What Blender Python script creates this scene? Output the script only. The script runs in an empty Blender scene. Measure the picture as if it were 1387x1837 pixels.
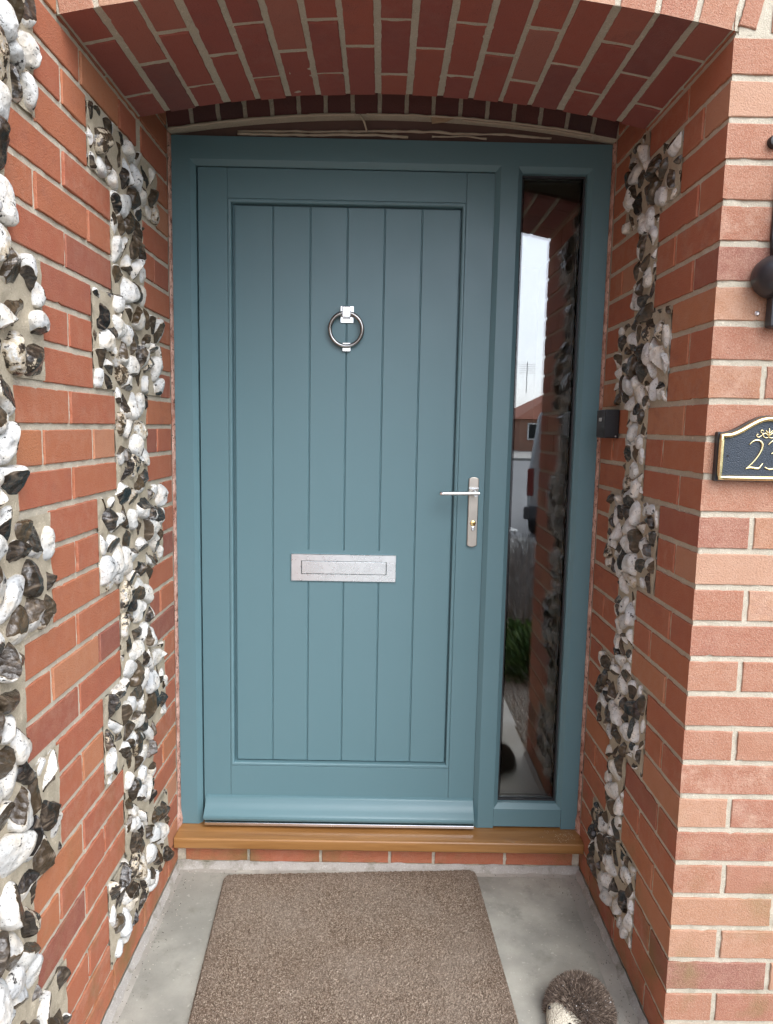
import bpy, math, random
from mathutils import Vector, Matrix, noise
random.seed(7)
R = math.radians
scene = bpy.context.scene
col = scene.collection

# ------------------------------------------------------------------ camera
W, D = 1.2567, 0.709            # porch width, depth of the reveal (metres)
ZT = 2.115                      # height of the top of the outer corner
def rotm(a, b, c):
    Rz = Matrix.Rotation(a, 3, 'Z'); Rx = Matrix.Rotation(b, 3, 'X'); Ry = Matrix.Rotation(c, 3, 'Y')
    return Rz @ Rx @ Ry
M3 = rotm(R(-.44312), R(-6.78337), R(-1.1235))
right, fwd, up = M3.col[0], M3.col[1], M3.col[2]
CM = Matrix((( right[0], up[0], -fwd[0], .61556), (right[1], up[1], -fwd[1], -2.13642), (right[2], up[2], -fwd[2], ZT - .73793), (0, 0, 0, 1)))
cam_d = bpy.data.cameras.new('camera'); cam = bpy.data.objects.new('camera', cam_d); col.objects.link(cam)
cam.matrix_world = CM
cam_d.sensor_fit = 'HORIZONTAL'; cam_d.sensor_width = 36; cam_d.lens = 1286.87 / 1387 * 36
cam_d.clip_start = .05; cam_d.clip_end = 500
scene.camera = cam

# ------------------------------------------------------------------ sky, sun, exposure
SUN_EL, SUN_AZ = 46.0, 30.0     # azimuth to the right of straight behind the camera
world = bpy.data.worlds.new('World'); scene.world = world; world.use_nodes = True
wn = world.node_tree; wn.nodes.clear()
sky = wn.nodes.new('ShaderNodeTexSky'); sky.sky_type = 'NISHITA'; sky.sun_disc = False
sky.sun_elevation = R(SUN_EL); sky.sun_rotation = R(180 - SUN_AZ)
sky.air_density = 1.0; sky.dust_density = 2.2; sky.ozone_density = 1.0
hs = wn.nodes.new('ShaderNodeHueSaturation'); hs.inputs['Saturation'].default_value = .25
tint = wn.nodes.new('ShaderNodeMix'); tint.data_type = 'RGBA'; tint.blend_type = 'MULTIPLY'; tint.inputs[0].default_value = 1; tint.inputs[7].default_value = (.93, .975, 1.08, 1)
bg = wn.nodes.new('ShaderNodeBackground'); bg.inputs['Strength'].default_value = .15
wo = wn.nodes.new('ShaderNodeOutputWorld')
wn.links.new(sky.outputs[0], hs.inputs['Color']); wn.links.new(hs.outputs[0], tint.inputs[6]); wn.links.new(tint.outputs[2], bg.inputs[0]); wn.links.new(bg.outputs[0], wo.inputs[0])
sd = bpy.data.lights.new('sun', 'SUN'); sd.energy = .9; sd.angle = R(50); sd.color = (1, .965, .91)
so = bpy.data.objects.new('sun', sd); col.objects.link(so)
ldir = Vector((-math.sin(R(SUN_AZ)) * math.cos(R(SUN_EL)), math.cos(R(SUN_AZ)) * math.cos(R(SUN_EL)), -math.sin(R(SUN_EL))))
so.rotation_euler = ldir.to_track_quat('-Z', 'Y').to_euler(); so.location = (2, -4, 5)
scene.view_settings.view_transform = 'Standard'; scene.view_settings.look = 'None'
scene.view_settings.gamma = 1; scene.view_settings.use_curve_mapping = False
scene.view_settings.exposure = 1.47
scene.render.engine = 'CYCLES'
scene.cycles.max_bounces = 10; scene.cycles.diffuse_bounces = 5; scene.cycles.glossy_bounces = 6; scene.cycles.transmission_bounces = 8

# ------------------------------------------------------------------ materials
MATS = {}
class NT:
    def __init__(s, name):
        s.m = bpy.data.materials.new(name); s.m.use_nodes = True; s.t = s.m.node_tree
        s.b = s.t.nodes['Principled BSDF']; MATS[name] = s.m
    def n(s, typ, **k):
        x = s.t.nodes.new(typ)
        for a, v in k.items():
            if a.startswith('i_'): x.inputs[a[2:].replace('_', ' ')].default_value = v
            else: setattr(x, a, v)
        return x
    def l(s, a, b): s.t.links.new(a, b)
    def noise(s, vec, scale, detail=4, rough=.55):
        x = s.n('ShaderNodeTexNoise'); x.inputs['Scale'].default_value = scale; x.inputs['Detail'].default_value = detail; x.inputs['Roughness'].default_value = rough
        s.l(vec, x.inputs['Vector']); return x.outputs['Fac']
    def ramp(s, f, stops, interp='LINEAR'):
        x = s.n('ShaderNodeValToRGB'); r = x.color_ramp; r.interpolation = interp
        while len(r.elements) > 1: r.elements.remove(r.elements[0])
        r.elements[0].position = stops[0][0]; r.elements[0].color = c4(stops[0][1])
        for p, c in stops[1:]:
            e = r.elements.new(p); e.color = c4(c)
        s.l(f, x.inputs[0]); return x.outputs[0]
    def mix(s, f, a, b, typ='MIX'):
        x = s.n('ShaderNodeMix', data_type='RGBA', blend_type=typ)
        for sock, v in ((x.inputs[0], f), (x.inputs[6], a), (x.inputs[7], b)):
            if hasattr(v, 'links'): s.l(v, sock)
            elif sock == x.inputs[0]: sock.default_value = v
            else: sock.default_value = c4(v)
        return x.outputs[2]
    def math(s, op, a, b=0.0, clamp=False):
        x = s.n('ShaderNodeMath', operation=op, use_clamp=clamp)
        for sock, v in ((x.inputs[0], a), (x.inputs[1], b)):
            if hasattr(v, 'links'): s.l(v, sock)
            else: sock.default_value = v
        return x.outputs[0]
    def bump(s, h, dist, strength=1.0):
        x = s.n('ShaderNodeBump'); x.inputs['Distance'].default_value = dist; x.inputs['Strength'].default_value = strength
        s.l(h, x.inputs['Height']); s.l(x.outputs[0], s.b.inputs['Normal']); return x
    def obj(s): return s.n('ShaderNodeTexCoord').outputs['Object']
    def geo(s): return s.n('ShaderNodeNewGeometry').outputs['Position']
    def attr(s, name='tone'):
        a = s.n('ShaderNodeAttribute'); a.attribute_name = name
        sp = s.n('ShaderNodeSeparateColor'); s.l(a.outputs['Color'], sp.inputs[0]); return sp.outputs
    def set(s, color=None, rough=None, metal=None, spec=None):
        for nm, v in (('Base Color', color), ('Roughness', rough), ('Metallic', metal), ('Specular IOR Level', spec)):
            if v is None: continue
            if hasattr(v, 'links'): s.l(v, s.b.inputs[nm])
            elif nm == 'Base Color': s.b.inputs[nm].default_value = c4(v)
            else: s.b.inputs[nm].default_value = v
def c4(c): return (c[0], c[1], c[2], 1) if not isinstance(c, (int, float)) else (c, c, c, 1)
def simple(name, color, rough=.5, metal=0, spec=None, bs=0, bd=0):
    t = NT(name)
    if bs:
        p = t.geo(); f = t.noise(p, bs, 3)
        t.set(t.mix(f, tuple(v * .86 for v in color), tuple(min(1, v * 1.12) for v in color)), rough, metal, spec)
        if bd: t.bump(f, bd)
    else: t.set(color, rough, metal, spec)
    return t.m

def brick_mat(name, red, orange, plum, pale, speck=.5, wash=.25, bump=.0012):
    t = NT(name); p = t.geo(); a = t.attr()
    base = t.ramp(a[0], [(0, plum), (.10, red), (.45, tuple(.5 * (x_ + y_) for x_, y_ in zip(red, orange))), (.6, red), (.85, orange), (1, tuple(.6 * x_ + .4 * y_ for x_, y_ in zip(orange, pale)))])
    big = t.noise(p, 16, 4, .6)
    c = t.mix(t.math('MULTIPLY', t.math('SUBTRACT', big, .35, True), 1.1, True), base, t.mix(.5, base, orange))
    # smoky streaks drifting over some bricks
    mp = t.n('ShaderNodeMapping'); mp.inputs['Scale'].default_value = (9, 9, 22); t.l(p, mp.inputs[0])
    st = t.noise(mp.outputs[0], 1.6, 5, .65)
    c = t.mix(t.math('MULTIPLY', t.math('SUBTRACT', st, .5, True), t.math('MULTIPLY', a[2], 2.6), True), c, plum)
    # lime wash and bloom
    bl = t.noise(p, 30, 6, .7)
    c = t.mix(t.math('MULTIPLY', t.math('SUBTRACT', bl, .44, True), t.math('ADD', t.math('MULTIPLY', a[1], wash * 3), wash * .8), True), c, pale)
    fine = t.noise(p, 620, 2, .6)
    c = t.mix(t.math('MULTIPLY', t.math('SUBTRACT', fine, .45, True), speck * 2.2, True), c, pale)
    pit = t.noise(p, 300, 2, .5)
    c = t.mix(t.math('MULTIPLY', t.math('SUBTRACT', .36, pit, True), 4.0, True), c, tuple(v * .45 for v in plum))
    sx = t.n('ShaderNodeSeparateXYZ'); t.l(p, sx.inputs[0]); mo_ = t.noise(p, 7, 5, .65)
    low = t.math('MULTIPLY', t.math('SUBTRACT', .75, sx.outputs[2], True), .9, True)
    c = t.mix(t.math('MULTIPLY', t.math('MULTIPLY', t.math('SUBTRACT', mo_, .50, True), 5.0, True), low, True), c, (.16, .14, .045))
    t.set(c, .82, 0, .3)
    h = t.math('ADD', t.math('MULTIPLY', fine, .45), t.math('ADD', t.math('MULTIPLY', pit, .6), t.math('MULTIPLY', big, .6)))
    t.bump(h, bump)
    return t.m
brick_mat('brick_reveal', (.385, .112, .060), (.45, .165, .072), (.25, .080, .058), (.50, .30, .21), .42, .45, .0030)
brick_mat('brick_face', (.305, .120, .076), (.365, .185, .105), (.23, .095, .075), (.50, .33, .24), 1.1, .8, .0026)
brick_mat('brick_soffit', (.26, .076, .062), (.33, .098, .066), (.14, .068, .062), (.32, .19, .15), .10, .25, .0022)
brick_mat('brick_header_shaded', (.13, .055, .05), (.16, .065, .055), (.08, .05, .048), (.2, .13, .11), .1, .2, .002)  # darkened brick colours: the shade on the recessed lintel face is painted in
def mortar_mat(name, ca, cb, bump=.0018):
    t = NT(name); p = t.geo()
    f = t.noise(p, 22, 5, .6); g = t.noise(p, 420, 3, .6); s = t.noise(p, 190, 2, .5)
    c = t.mix(f, ca, cb)
    c = t.mix(t.math('MULTIPLY', t.math('SUBTRACT', g, .52, True), 2.5, True), c, tuple(v * .55 for v in ca))
    c = t.mix(t.math('MULTIPLY', t.math('SUBTRACT', s, .60, True), 5.0, True), c, tuple(min(1, v * 1.25) for v in cb))
    sx = t.n('ShaderNodeSeparateXYZ'); t.l(p, sx.inputs[0]); d_ = t.noise(p, 14, 6, .7)
    low = t.math('ADD', t.math('MULTIPLY', t.math('SUBTRACT', .5, sx.outputs[2], True), 1.3, True), .18)
    c = t.mix(t.math('MULTIPLY', t.math('MULTIPLY', t.math('SUBTRACT', d_, .52, True), 5.0, True), low, True), c, (.13, .12, .075))
    t.set(c, .92, 0, .2); t.bump(t.math('ADD', g, t.math('MULTIPLY', f, 1.5)), bump); return t.m
mortar_mat('mortar', (.47, .42, .32), (.62, .56, .45), .002)
mortar_mat('mortar_face', (.41, .37, .285), (.56, .51, .41))
mortar_mat('mortar_soffit', (.40, .37, .28), (.54, .50, .40), .002)
mortar_mat('mortar_flint', (.42, .36, .26), (.56, .49, .37), .003)
def plaster_mat():
    t = NT('plaster_raw'); p = t.geo(); f = t.noise(p, 30, 5, .65); g = t.noise(p, 110, 4, .7)
    c = t.mix(t.ramp(f, [(.35, 0.0), (.65, 1.0)]), (.36, .15, .10), (.70, .46, .37))
    c = t.mix(t.ramp(g, [(.36, 1.0), (.43, 0.0)]), c, (.05, .03, .025))
    t.set(c, .9, 0, .2); t.bump(t.math('ADD', f, g), .004)
plaster_mat()
mortar_mat('cement_fillet', (.30, .28, .25), (.44, .41, .37), .002)

def flint_mat():
    t = NT('flint'); p = t.geo(); a = t.attr()
    n1 = t.noise(p, 55, 5, .65)
    m = t.math('ADD', a[0], t.math('MULTIPLY', t.math('SUBTRACT', n1, .5), .9))
    mask = t.ramp(m, [(.47, 0.0), (.50, 1.0)])
    rim = t.ramp(m, [(.36, 0.0), (.44, 1.0)])
    sp = t.noise(p, 240, 3, .7); cr = t.noise(p, 26, 4, .6); gr = t.noise(p, 12, 3, .5)
    white = t.mix(t.math('MULTIPLY', t.math('SUBTRACT', cr, .45, True), 3.0, True), t.mix(a[1], (.66, .66, .64), (.56, .545, .50)), (.60, .51, .38))
    white = t.mix(t.math('MULTIPLY', t.math('SUBTRACT', gr, .50, True), 3.5, True), white, (.34, .36, .37))
    white = t.mix(t.math('MULTIPLY', t.math('SUBTRACT', .41, sp, True), 12.0, True), white, (.10, .095, .085))
    white = t.mix(t.ramp(n1, [(.34, 1.0), (.37, 0.0)]), white, (.04, .037, .035))
    white = t.mix(t.math('MULTIPLY', rim, .75), white, t.mix(a[1], (.50, .40, .25), (.34, .25, .15)))
    mp = t.n('ShaderNodeMapping'); mp.inputs['Scale'].default_value = (1, 1, 2.3); t.l(p, mp.inputs[0])
    dn = t.n('ShaderNodeTexNoise'); dn.inputs['Scale'].default_value = 24; dn.inputs['Detail'].default_value = 5; dn.inputs['Distortion'].default_value = 1.6
    t.l(mp.outputs[0], dn.inputs['Vector'])
    d1 = t.ramp(dn.outputs['Fac'], [(.36, (.006, .0055, .005)), (.50, (.020, .017, .015)), (.59, (.055, .043, .033)), (.68, (.14, .11, .082)), (.80, (.40, .35, .28))])
    dark = t.mix(t.math('MULTIPLY', a[1], .55), d1, t.mix(.5, d1, (.20, .13, .06)))
    t.set(t.mix(mask, white, dark), t.mix(mask, .58, .20), 0, t.mix(mask, .35, .6))
    ch = t.n('ShaderNodeTexVoronoi'); ch.inputs['Scale'].default_value = 75; t.l(p, ch.inputs['Vector'])
    h = t.math('ADD', t.math('MULTIPLY', sp, .25), t.math('ADD', t.math('MULTIPLY', n1, .8), t.math('MULTIPLY', ch.outputs['Distance'], .9)))
    t.bump(h, .0028)
flint_mat()

def paint_mat():
    t = NT('teal_paint'); p = t.geo()
    f = t.noise(p, 3.0, 3); g = t.noise(p, 900, 2)
    t.set(t.mix(f, (.100, .186, .207), (.107, .194, .214)), t.math('ADD', t.math('MULTIPLY', t.noise(p, 9, 5, .6), .22), .30), 0, .42)
    t.b.inputs['Coat Weight'].default_value = .12; t.b.inputs['Coat Roughness'].default_value = .3
    t.bump(t.math('ADD', g, t.math('MULTIPLY', f, 3)), .00012, .7)
paint_mat()
def metal(name, c, rough, brushed=True, metalness=1.0, axis=0):
    t = NT(name); p = t.obj()
    mp = t.n('ShaderNodeMapping'); s = [500, 500, 500]; s[axis] = 9; mp.inputs['Scale'].default_value = s; t.l(p, mp.inputs[0])
    f = t.noise(mp.outputs[0], 1, 3); g = t.noise(p, 30, 4, .6)
    t.set(t.mix(t.ramp(g, [(.35, 0.0), (.62, 1.0)]), tuple(v * .90 for v in c), c), t.math('ADD', t.math('MULTIPLY', g, .22), rough - .1), metalness)
    if brushed: t.bump(f, .00004, .4)
metal('satin_steel', (.80, .82, .82), .27); metal('bright_steel', (.86, .86, .86), .22, False)
metal('ring_steel', (.36, .355, .34), .2, False); metal('aged_nickel', (.50, .46, .40), .38, True, 1.0, 2); metal('brass', (.80, .62, .28), .20, False)
metal('polished_brass', (.88, .74, .42), .17, False)
simple('black_plastic', (.009, .009, .010), .45, bs=60); simple('black_iron', (.022, .023, .027), .34, bs=40, bd=.0006)
simple('button_grey', (.45, .44, .42), .4); simple('dark_gap', (.012, .012, .012), .8); simple('rubber', (.02, .02, .021), .55)
simple('screw_steel', (.55, .5, .48), .35, 1); simple('sealant', (.42, .36, .27), .75, bs=40, bd=.002)
simple('sealant_tan', (.36, .26, .16), .8, bs=60, bd=.002)
simple('soffit_dark', (.105, .062, .050), .85, bs=35, bd=.002); simple('interior', (.55, .52, .48), .8)
simple('plastic_white', (.75, .75, .73), .4)

def wood_mat():
    t = NT('oak_stain'); p = t.obj()
    mp = t.n('ShaderNodeMapping'); mp.inputs['Scale'].default_value = (2.2, 34, 34); t.l(p, mp.inputs[0])
    n = t.n('ShaderNodeTexNoise'); n.inputs['Scale'].default_value = 1.6; n.inputs['Detail'].default_value = 6; n.inputs['Distortion'].default_value = .8; t.l(mp.outputs[0], n.inputs['Vector'])
    mp2 = t.n('ShaderNodeMapping'); mp2.inputs['Scale'].default_value = (12, 400, 400); t.l(p, mp2.inputs[0]); g = t.noise(mp2.outputs[0], 1, 3)
    c = t.ramp(n.outputs['Fac'], [(.25, (.21, .095, .028)), (.5, (.28, .135, .042)), (.72, (.34, .17, .058))])
    c = t.mix(t.math('MULTIPLY', t.math('SUBTRACT', .42, g, True), 2.5, True), c, (.14, .06, .02))
    t.set(c, .36, 0, .45); t.b.inputs['Coat Weight'].default_value = .10; t.b.inputs['Coat Roughness'].default_value = .35
    t.bump(g, .0003)
wood_mat()

def concrete_mat(name, ca, cb, sc=6):
    t = NT(name); p = t.geo()
    f = t.noise(p, sc, 6, .62); g = t.noise(p, 300, 3, .6); s = t.noise(p, 60, 4, .6); w = t.noise(p, 2.2, 3)
    f2 = t.ramp(f, [(.33, 0.0), (.66, 1.0)]); w2 = t.noise(p, 11, 5, .7)
    c = t.mix(f2, ca, cb); c = t.mix(t.math('MULTIPLY', t.math('SUBTRACT', w, .47, True), 3.5, True), c, tuple(v * .78 for v in ca)); c = t.mix(t.math('MULTIPLY', t.math('SUBTRACT', w2, .55, True), 3.0, True), c, tuple(v * q_ for v, q_ in zip(ca, (.62, .64, .58))))
    c = t.mix(t.math('MULTIPLY', t.math('SUBTRACT', s, .62, True), 5, True), c, tuple(min(1, v * 1.25) for v in cb))
    c = t.mix(t.math('MULTIPLY', t.math('SUBTRACT', .35, g, True), 3.5, True), c, tuple(v * .6 for v in ca))
    t.set(c, t.math('ADD', t.math('MULTIPLY', f, .3), .5), 0, .35); t.bump(t.math('ADD', g, f), .0008)
concrete_mat('concrete', (.245, .238, .205), (.42, .405, .345), 5); concrete_mat('concrete_edge', (.29, .272, .235), (.42, .395, .345))
concrete_mat('path_slab', (.36, .35, .315), (.46, .445, .41), 9)

def mat_mat():
    t = NT('mat_pile'); p = t.obj(); a = t.attr()
    v = t.n('ShaderNodeTexVoronoi'); v.inputs['Scale'].default_value = 460; v.inputs['Randomness'].default_value = 1; t.l(p, v.inputs['Vector'])
    sp = t.n('ShaderNodeSeparateColor'); t.l(v.outputs['Color'], sp.inputs[0])
    c = t.ramp(sp.outputs[0], [(0, (.12, .082, .058)), (.35, (.205, .150, .108)), (.6, (.30, .228, .168)), (.85, (.40, .318, .238)), (1, (.50, .41, .32))])
    d = t.noise(p, 5, 4, .6)
    c = t.mix(t.math('MULTIPLY', t.math('SUBTRACT', d, .42, True), 1.6, True), c, (.36, .30, .24))
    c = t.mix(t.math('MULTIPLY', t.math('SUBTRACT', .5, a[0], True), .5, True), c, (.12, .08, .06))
    t.set(c, .95, 0, .1); t.bump(v.outputs['Distance'], .004)
mat_mat()

def glass_mat():
    t = NT('glass'); t.b.inputs['Base Color'].default_value = (.93, .95, .94, 1); t.b.inputs['Roughness'].default_value = 0.0
    t.b.inputs['IOR'].default_value = 1.88; t.b.inputs['Transmission Weight'].default_value = 1
glass_mat()

# ------------------------------------------------------------------ mesh builder
class MB:
    def __init__(s): s.v = []; s.f = []; s.c = []; s.pc = None
    def add(s, verts, faces, c=(.5, .5, .5)):
        o = len(s.v); s.v += [tuple(v) for v in verts]; s.f += [tuple(i + o for i in f) for f in faces]; s.c += [c] * len(faces)
    def quad(s, a, b, c, d, t=(.5, .5, .5)): s.add([a, b, c, d], [(0, 1, 2, 3)], t)
    def box(s, x0, x1, y0, y1, z0, z1, c=(.5, .5, .5)):
        v = [(x, y, z) for x in (x0, x1) for y in (y0, y1) for z in (z0, z1)]
        s.add(v, [(0, 1, 3, 2), (4, 6, 7, 5), (0, 4, 5, 1), (2, 3, 7, 6), (0, 2, 6, 4), (1, 5, 7, 3)], c)
    def extrude(s, poly, fa, fb, c=(.5, .5, .5)):           # poly: 2-D points, fa/fb map them to the two ends
        n = len(poly); v = [fa(*p) for p in poly] + [fb(*p) for p in poly]
        s.add(v, [tuple(range(n)), tuple(range(2 * n - 1, n - 1, -1))] + [(i, (i + 1) % n, n + (i + 1) % n, n + i) for i in range(n)], c)
    def tube(s, pts, rad, seg=10, c=(.5, .5, .5), closed=False):
        pts = [Vector(p) for p in pts]; n = len(pts)
        if not isinstance(rad, (list, tuple)): rad = [rad] * n
        vs = []; prev = None
        for i, p in enumerate(pts):
            if closed: tg = (pts[(i + 1) % n] - pts[i - 1]).normalized()
            else: tg = (pts[min(i + 1, n - 1)] - pts[max(i - 1, 0)]).normalized()
            if prev is None:
                a = Vector((0, 0, 1)) if abs(tg.z) < .9 else Vector((0, 1, 0)); u = tg.cross(a).normalized()
            else: u = (prev - tg * prev.dot(tg)).normalized()
            prev = u; w = tg.cross(u)
            vs += [p + (u * math.cos(2 * math.pi * k / seg) + w * math.sin(2 * math.pi * k / seg)) * rad[i] for k in range(seg)]
        fs = []
        for i in range(n if closed else n - 1):
            j = (i + 1) % n
            fs += [(i * seg + k, i * seg + (k + 1) % seg, j * seg + (k + 1) % seg, j * seg + k) for k in range(seg)]
        if not closed: fs += [tuple(range(seg)), tuple((n - 1) * seg + k for k in range(seg))]
        s.add(vs, fs, c)
    def lathe(s, prof, origin, axis='z', seg=32, c=(.5, .5, .5)):   # prof: (radius, height)
        vs = []
        for r, h in prof:
            for k in range(seg):
                a = 2 * math.pi * k / seg; x, y = r * math.cos(a), r * math.sin(a)
                q = {'z': (x, y, h), 'y': (x, -h, y), 'x': (-h, x, y)}[axis]
                vs.append(tuple(o + e for o, e in zip(origin, q)))
        fs = [(i * seg + k, i * seg + (k + 1) % seg, (i + 1) * seg + (k + 1) % seg, (i + 1) * seg + k) for i in range(len(prof) - 1) for k in range(seg)]
        fs += [tuple(range(seg)), tuple((len(prof) - 1) * seg + k for k in range(seg))]
        s.add(vs, fs, c)
    def build(s, name, mat, parent=None, smooth=False, bevel=0, weld=False, sharp=None, segs=2, origin=None):
        me = bpy.data.meshes.new(name)
        vs = s.v
        if parent is not None and not parent.get('_at0', False):
            L = parent_loc(parent); vs = [(v[0] - L[0], v[1] - L[1], v[2] - L[2]) for v in vs]
        elif origin is not None: vs = [(v[0] - origin[0], v[1] - origin[1], v[2] - origin[2]) for v in vs]
        me.from_pydata(vs, [], s.f)
        at = me.color_attributes.new('tone', 'FLOAT_COLOR', 'CORNER' if s.pc is None else 'POINT')
        buf = []
        if s.pc is None:
            for f, c in zip(s.f, s.c): buf += [c[0], c[1], c[2], 1.0] * len(f)
        else:
            for c in s.pc: buf += [c[0], c[1], c[2], 1.0]
        at.data.foreach_set('color', buf)
        me.materials.append(MATS[mat])
        import bmesh
        bm = bmesh.new(); bm.from_mesh(me)
        if weld: bmesh.ops.remove_doubles(bm, verts=bm.verts, dist=1e-5)
        bmesh.ops.recalc_face_normals(bm, faces=bm.faces); bm.to_mesh(me); bm.free()
        if smooth:
            for p in me.polygons: p.use_smooth = True
            if sharp: me.set_sharp_from_angle(angle=R(sharp))
        o = bpy.data.objects.new(name, me); col.objects.link(o)
        if parent is not None: o.parent = parent
        elif origin is not None: o.location = origin
        if bevel:
            me.update()
            b = o.modifiers.new('bevel', 'BEVEL'); b.width = bevel; b.segments = segs; b.limit_method = 'ANGLE'; b.angle_limit = R(25)
        return o
def parent_loc(o):
    L = Vector((0, 0, 0))
    while o is not None: L += Vector(o.location); o = o.parent
    return L
def thing(name, label, cat, loc=(0, 0, 0), group=None):
    o = bpy.data.objects.new(name, None); col.objects.link(o); o.location = loc
    o['label'] = label; o['category'] = cat
    if group: o['group'] = group
    return o
def tag(o, label, cat, group=None, kind=None):
    o['label'] = label; o['category'] = cat
    if group: o['group'] = group
    if kind: o['kind'] = kind
    return o
def structure(o): o['kind'] = 'structure'; return o

def rnd_tone(): return (random.random(), random.random() ** 2, random.random() ** 2)
def brick(mb, f, u0, u1, v0, v1, tone=None, keep='', step=.009, out=0.0):
    """one brick face slab; keep lists the sides that end in a sharp arris (l r b t)"""
    tone = tone or rnd_tone()
    jl, jr, jb, jt = [0 if s in keep else 1 for s in 'lrbt']
    pts = []
    nu = max(2, int((u1 - u0) / step)); nv = max(2, int((v1 - v0) / step))
    sd = random.random() * 900; tilt = random.uniform(-.0008, .0008)
    def j(i, s): return (noise.noise(Vector((sd + s * 31, i * .33, 0))) * .0026 + noise.noise(Vector((sd + s * 31, i * 1.3, 7))) * .0016 + (.0022 if noise.noise(Vector((sd * 3 + s * 17, i * .7, 3))) > .52 else 0)) * (1 if s in (1, 4) else -1)
    r = .0022
    for i in range(nu + 1):
        a = i / nu; u = u0 + (u1 - u0) * a
        pts.append((u, v0 + jb * j(i, 1) + tilt * (a - .5), 0))
    for i in range(1, nv + 1):
        a = i / nv; pts.append((u1 - jr * abs(j(i, 2)), v0 + (v1 - v0) * a + (tilt * .5 if i < nv else 0), 1))
    for i in range(1, nu + 1):
        a = i / nu; pts.append((u1 - (u1 - u0) * a, v1 + jt * j(i, 3) - tilt * (a - .5), 2))
    for i in range(1, nv):
        a = i / nv; pts.append((u0 + jl * abs(j(i, 4)), v1 - (v1 - v0) * a, 3))
    n = len(pts)
    def inset(d):
        res = []
        for u, v, s in pts:
            du = max(0, d - (u - u0)) * jl - max(0, d - (u1 - u)) * jr
            dv = max(0, d - (v - v0)) * jb - max(0, d - (v1 - v)) * jt
            res.append((u + du, v + dv))
        return res
    w = random.uniform(-.0012, .0014) * (0 if keep else 1) + out
    def onkeep(u, v): return (not jl and abs(u - u0) < 1e-6) or (not jr and abs(u - u1) < 1e-6) or (not jb and abs(v - v0) < 1e-3) or (not jt and abs(v - v1) < 1e-3)
    kp = [onkeep(p[0], p[1]) for p in pts]
    rings = [[(u, v, w if q else -.009) for (u, v), q in zip(inset(0), kp)], [(u, v, w if q else w - .0013) for (u, v), q in zip(inset(.0003), kp)], [(u, v, w) for u, v in inset(.0019)]]
    vs = [f(*p) for ring in rings for p in ring]
    et = (tone[0], min(1, tone[1] + .55), tone[2] * .5)
    o = len(mb.v); mb.add(vs, [(q * n + i, q * n + (i + 1) % n, (q + 1) * n + (i + 1) % n, (q + 1) * n + i) for q in range(2) for i in range(n)], et)
    mb.f.append(tuple(o + 2 * n + i for i in range(n))); mb.c.append(tone)
def sheet(mb, f, u0, u1, v0, v1, w=-.003, amp=.0012, step=.014, inside=None):
    nu = max(1, int((u1 - u0) / step)); nv = max(1, int((v1 - v0) / step)); sd = random.random() * 99
    vs = []
    for i in range(nu + 1):
        for k in range(nv + 1):
            u = u0 + (u1 - u0) * i / nu; v = v0 + (v1 - v0) * k / nv
            vs.append(f(u, v, w + amp * noise.noise(Vector((u * 40 + sd, v * 40, 1)))))
    fs = [(i * (nv + 1) + k, (i + 1) * (nv + 1) + k, (i + 1) * (nv + 1) + k + 1, i * (nv + 1) + k + 1) for i in range(nu) for k in range(nv)
          if inside is None or inside(u0 + (u1 - u0) * (i + .5) / nu, v0 + (v1 - v0) * (k + .5) / nv)]
    mb.add(vs, fs)
def zb(k): return ZT - .075 * k
def course(k): return zb(k + 1) + .0056, zb(k) - .0056
G = .005
fL = lambda u, v, w: (w, -u, v)
fR = lambda u, v, w: (W - w, -u, v)
fF = lambda u, v, w: (u, -D - w, v)
NB, TOPK = 28, -10

# ------------------------------------------------------------------ toothed brick layouts (t = distance from the door frame)
def wide(k): return (k % 6) in (3, 4, 5)
def left_rows(k):
    """bricks of the left wall in course k as (t0, t1) and the flint spans"""
    br = []
    m = k % 6
    if k == 27:
        return [(.03, .125), (.135, .34), (.35, .56), (.57, .785), (.795, 1.01), (1.02, 1.235)], []
    if k < -4:
        o_ = 0 if k % 2 else .112; q = [.03 + o_ + .225 * i for i in range(6)]
        return [(a, min(a + .215, 1.24)) for a in q if a < 1.2] + ([(.03, .132)] if o_ else []), []
    if k < 0 or k == 0:
        if k == 0: br = [(.03, .245), (.285, .394), (.404, .606), (.616, .81)]
        else:
            br = [(.03, .245), (.255, .465)] + ([(.475, .70), (.71, .925)] if wide(k) else [(.475, .575), (.585, .81)])
        return br, [(.925 if (k < 0 and wide(k)) else .81, 1.25)]
    if wide(k):
        inner = {3: [(.03, .245)], 4: [(.03, .155), (.165, .250)], 5: [(.03, .248)]}[m]
        outer = {3: [(.47, .702), (.712, .925)], 4: [(.475, .592), (.602, .818), (.828, .922)], 5: [(.47, .70), (.71, .92)]}[m]
        return inner + outer, [(.25, .47), (.924, 1.25)]
    inner = [(.03, .130)]
    outer = {0: [(.587, .812)], 1: [(.587, .695), (.705, .81)], 2: [(.587, .808)]}[m]
    return inner + outer, [(.132, .586), (.812, 1.25)]
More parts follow.
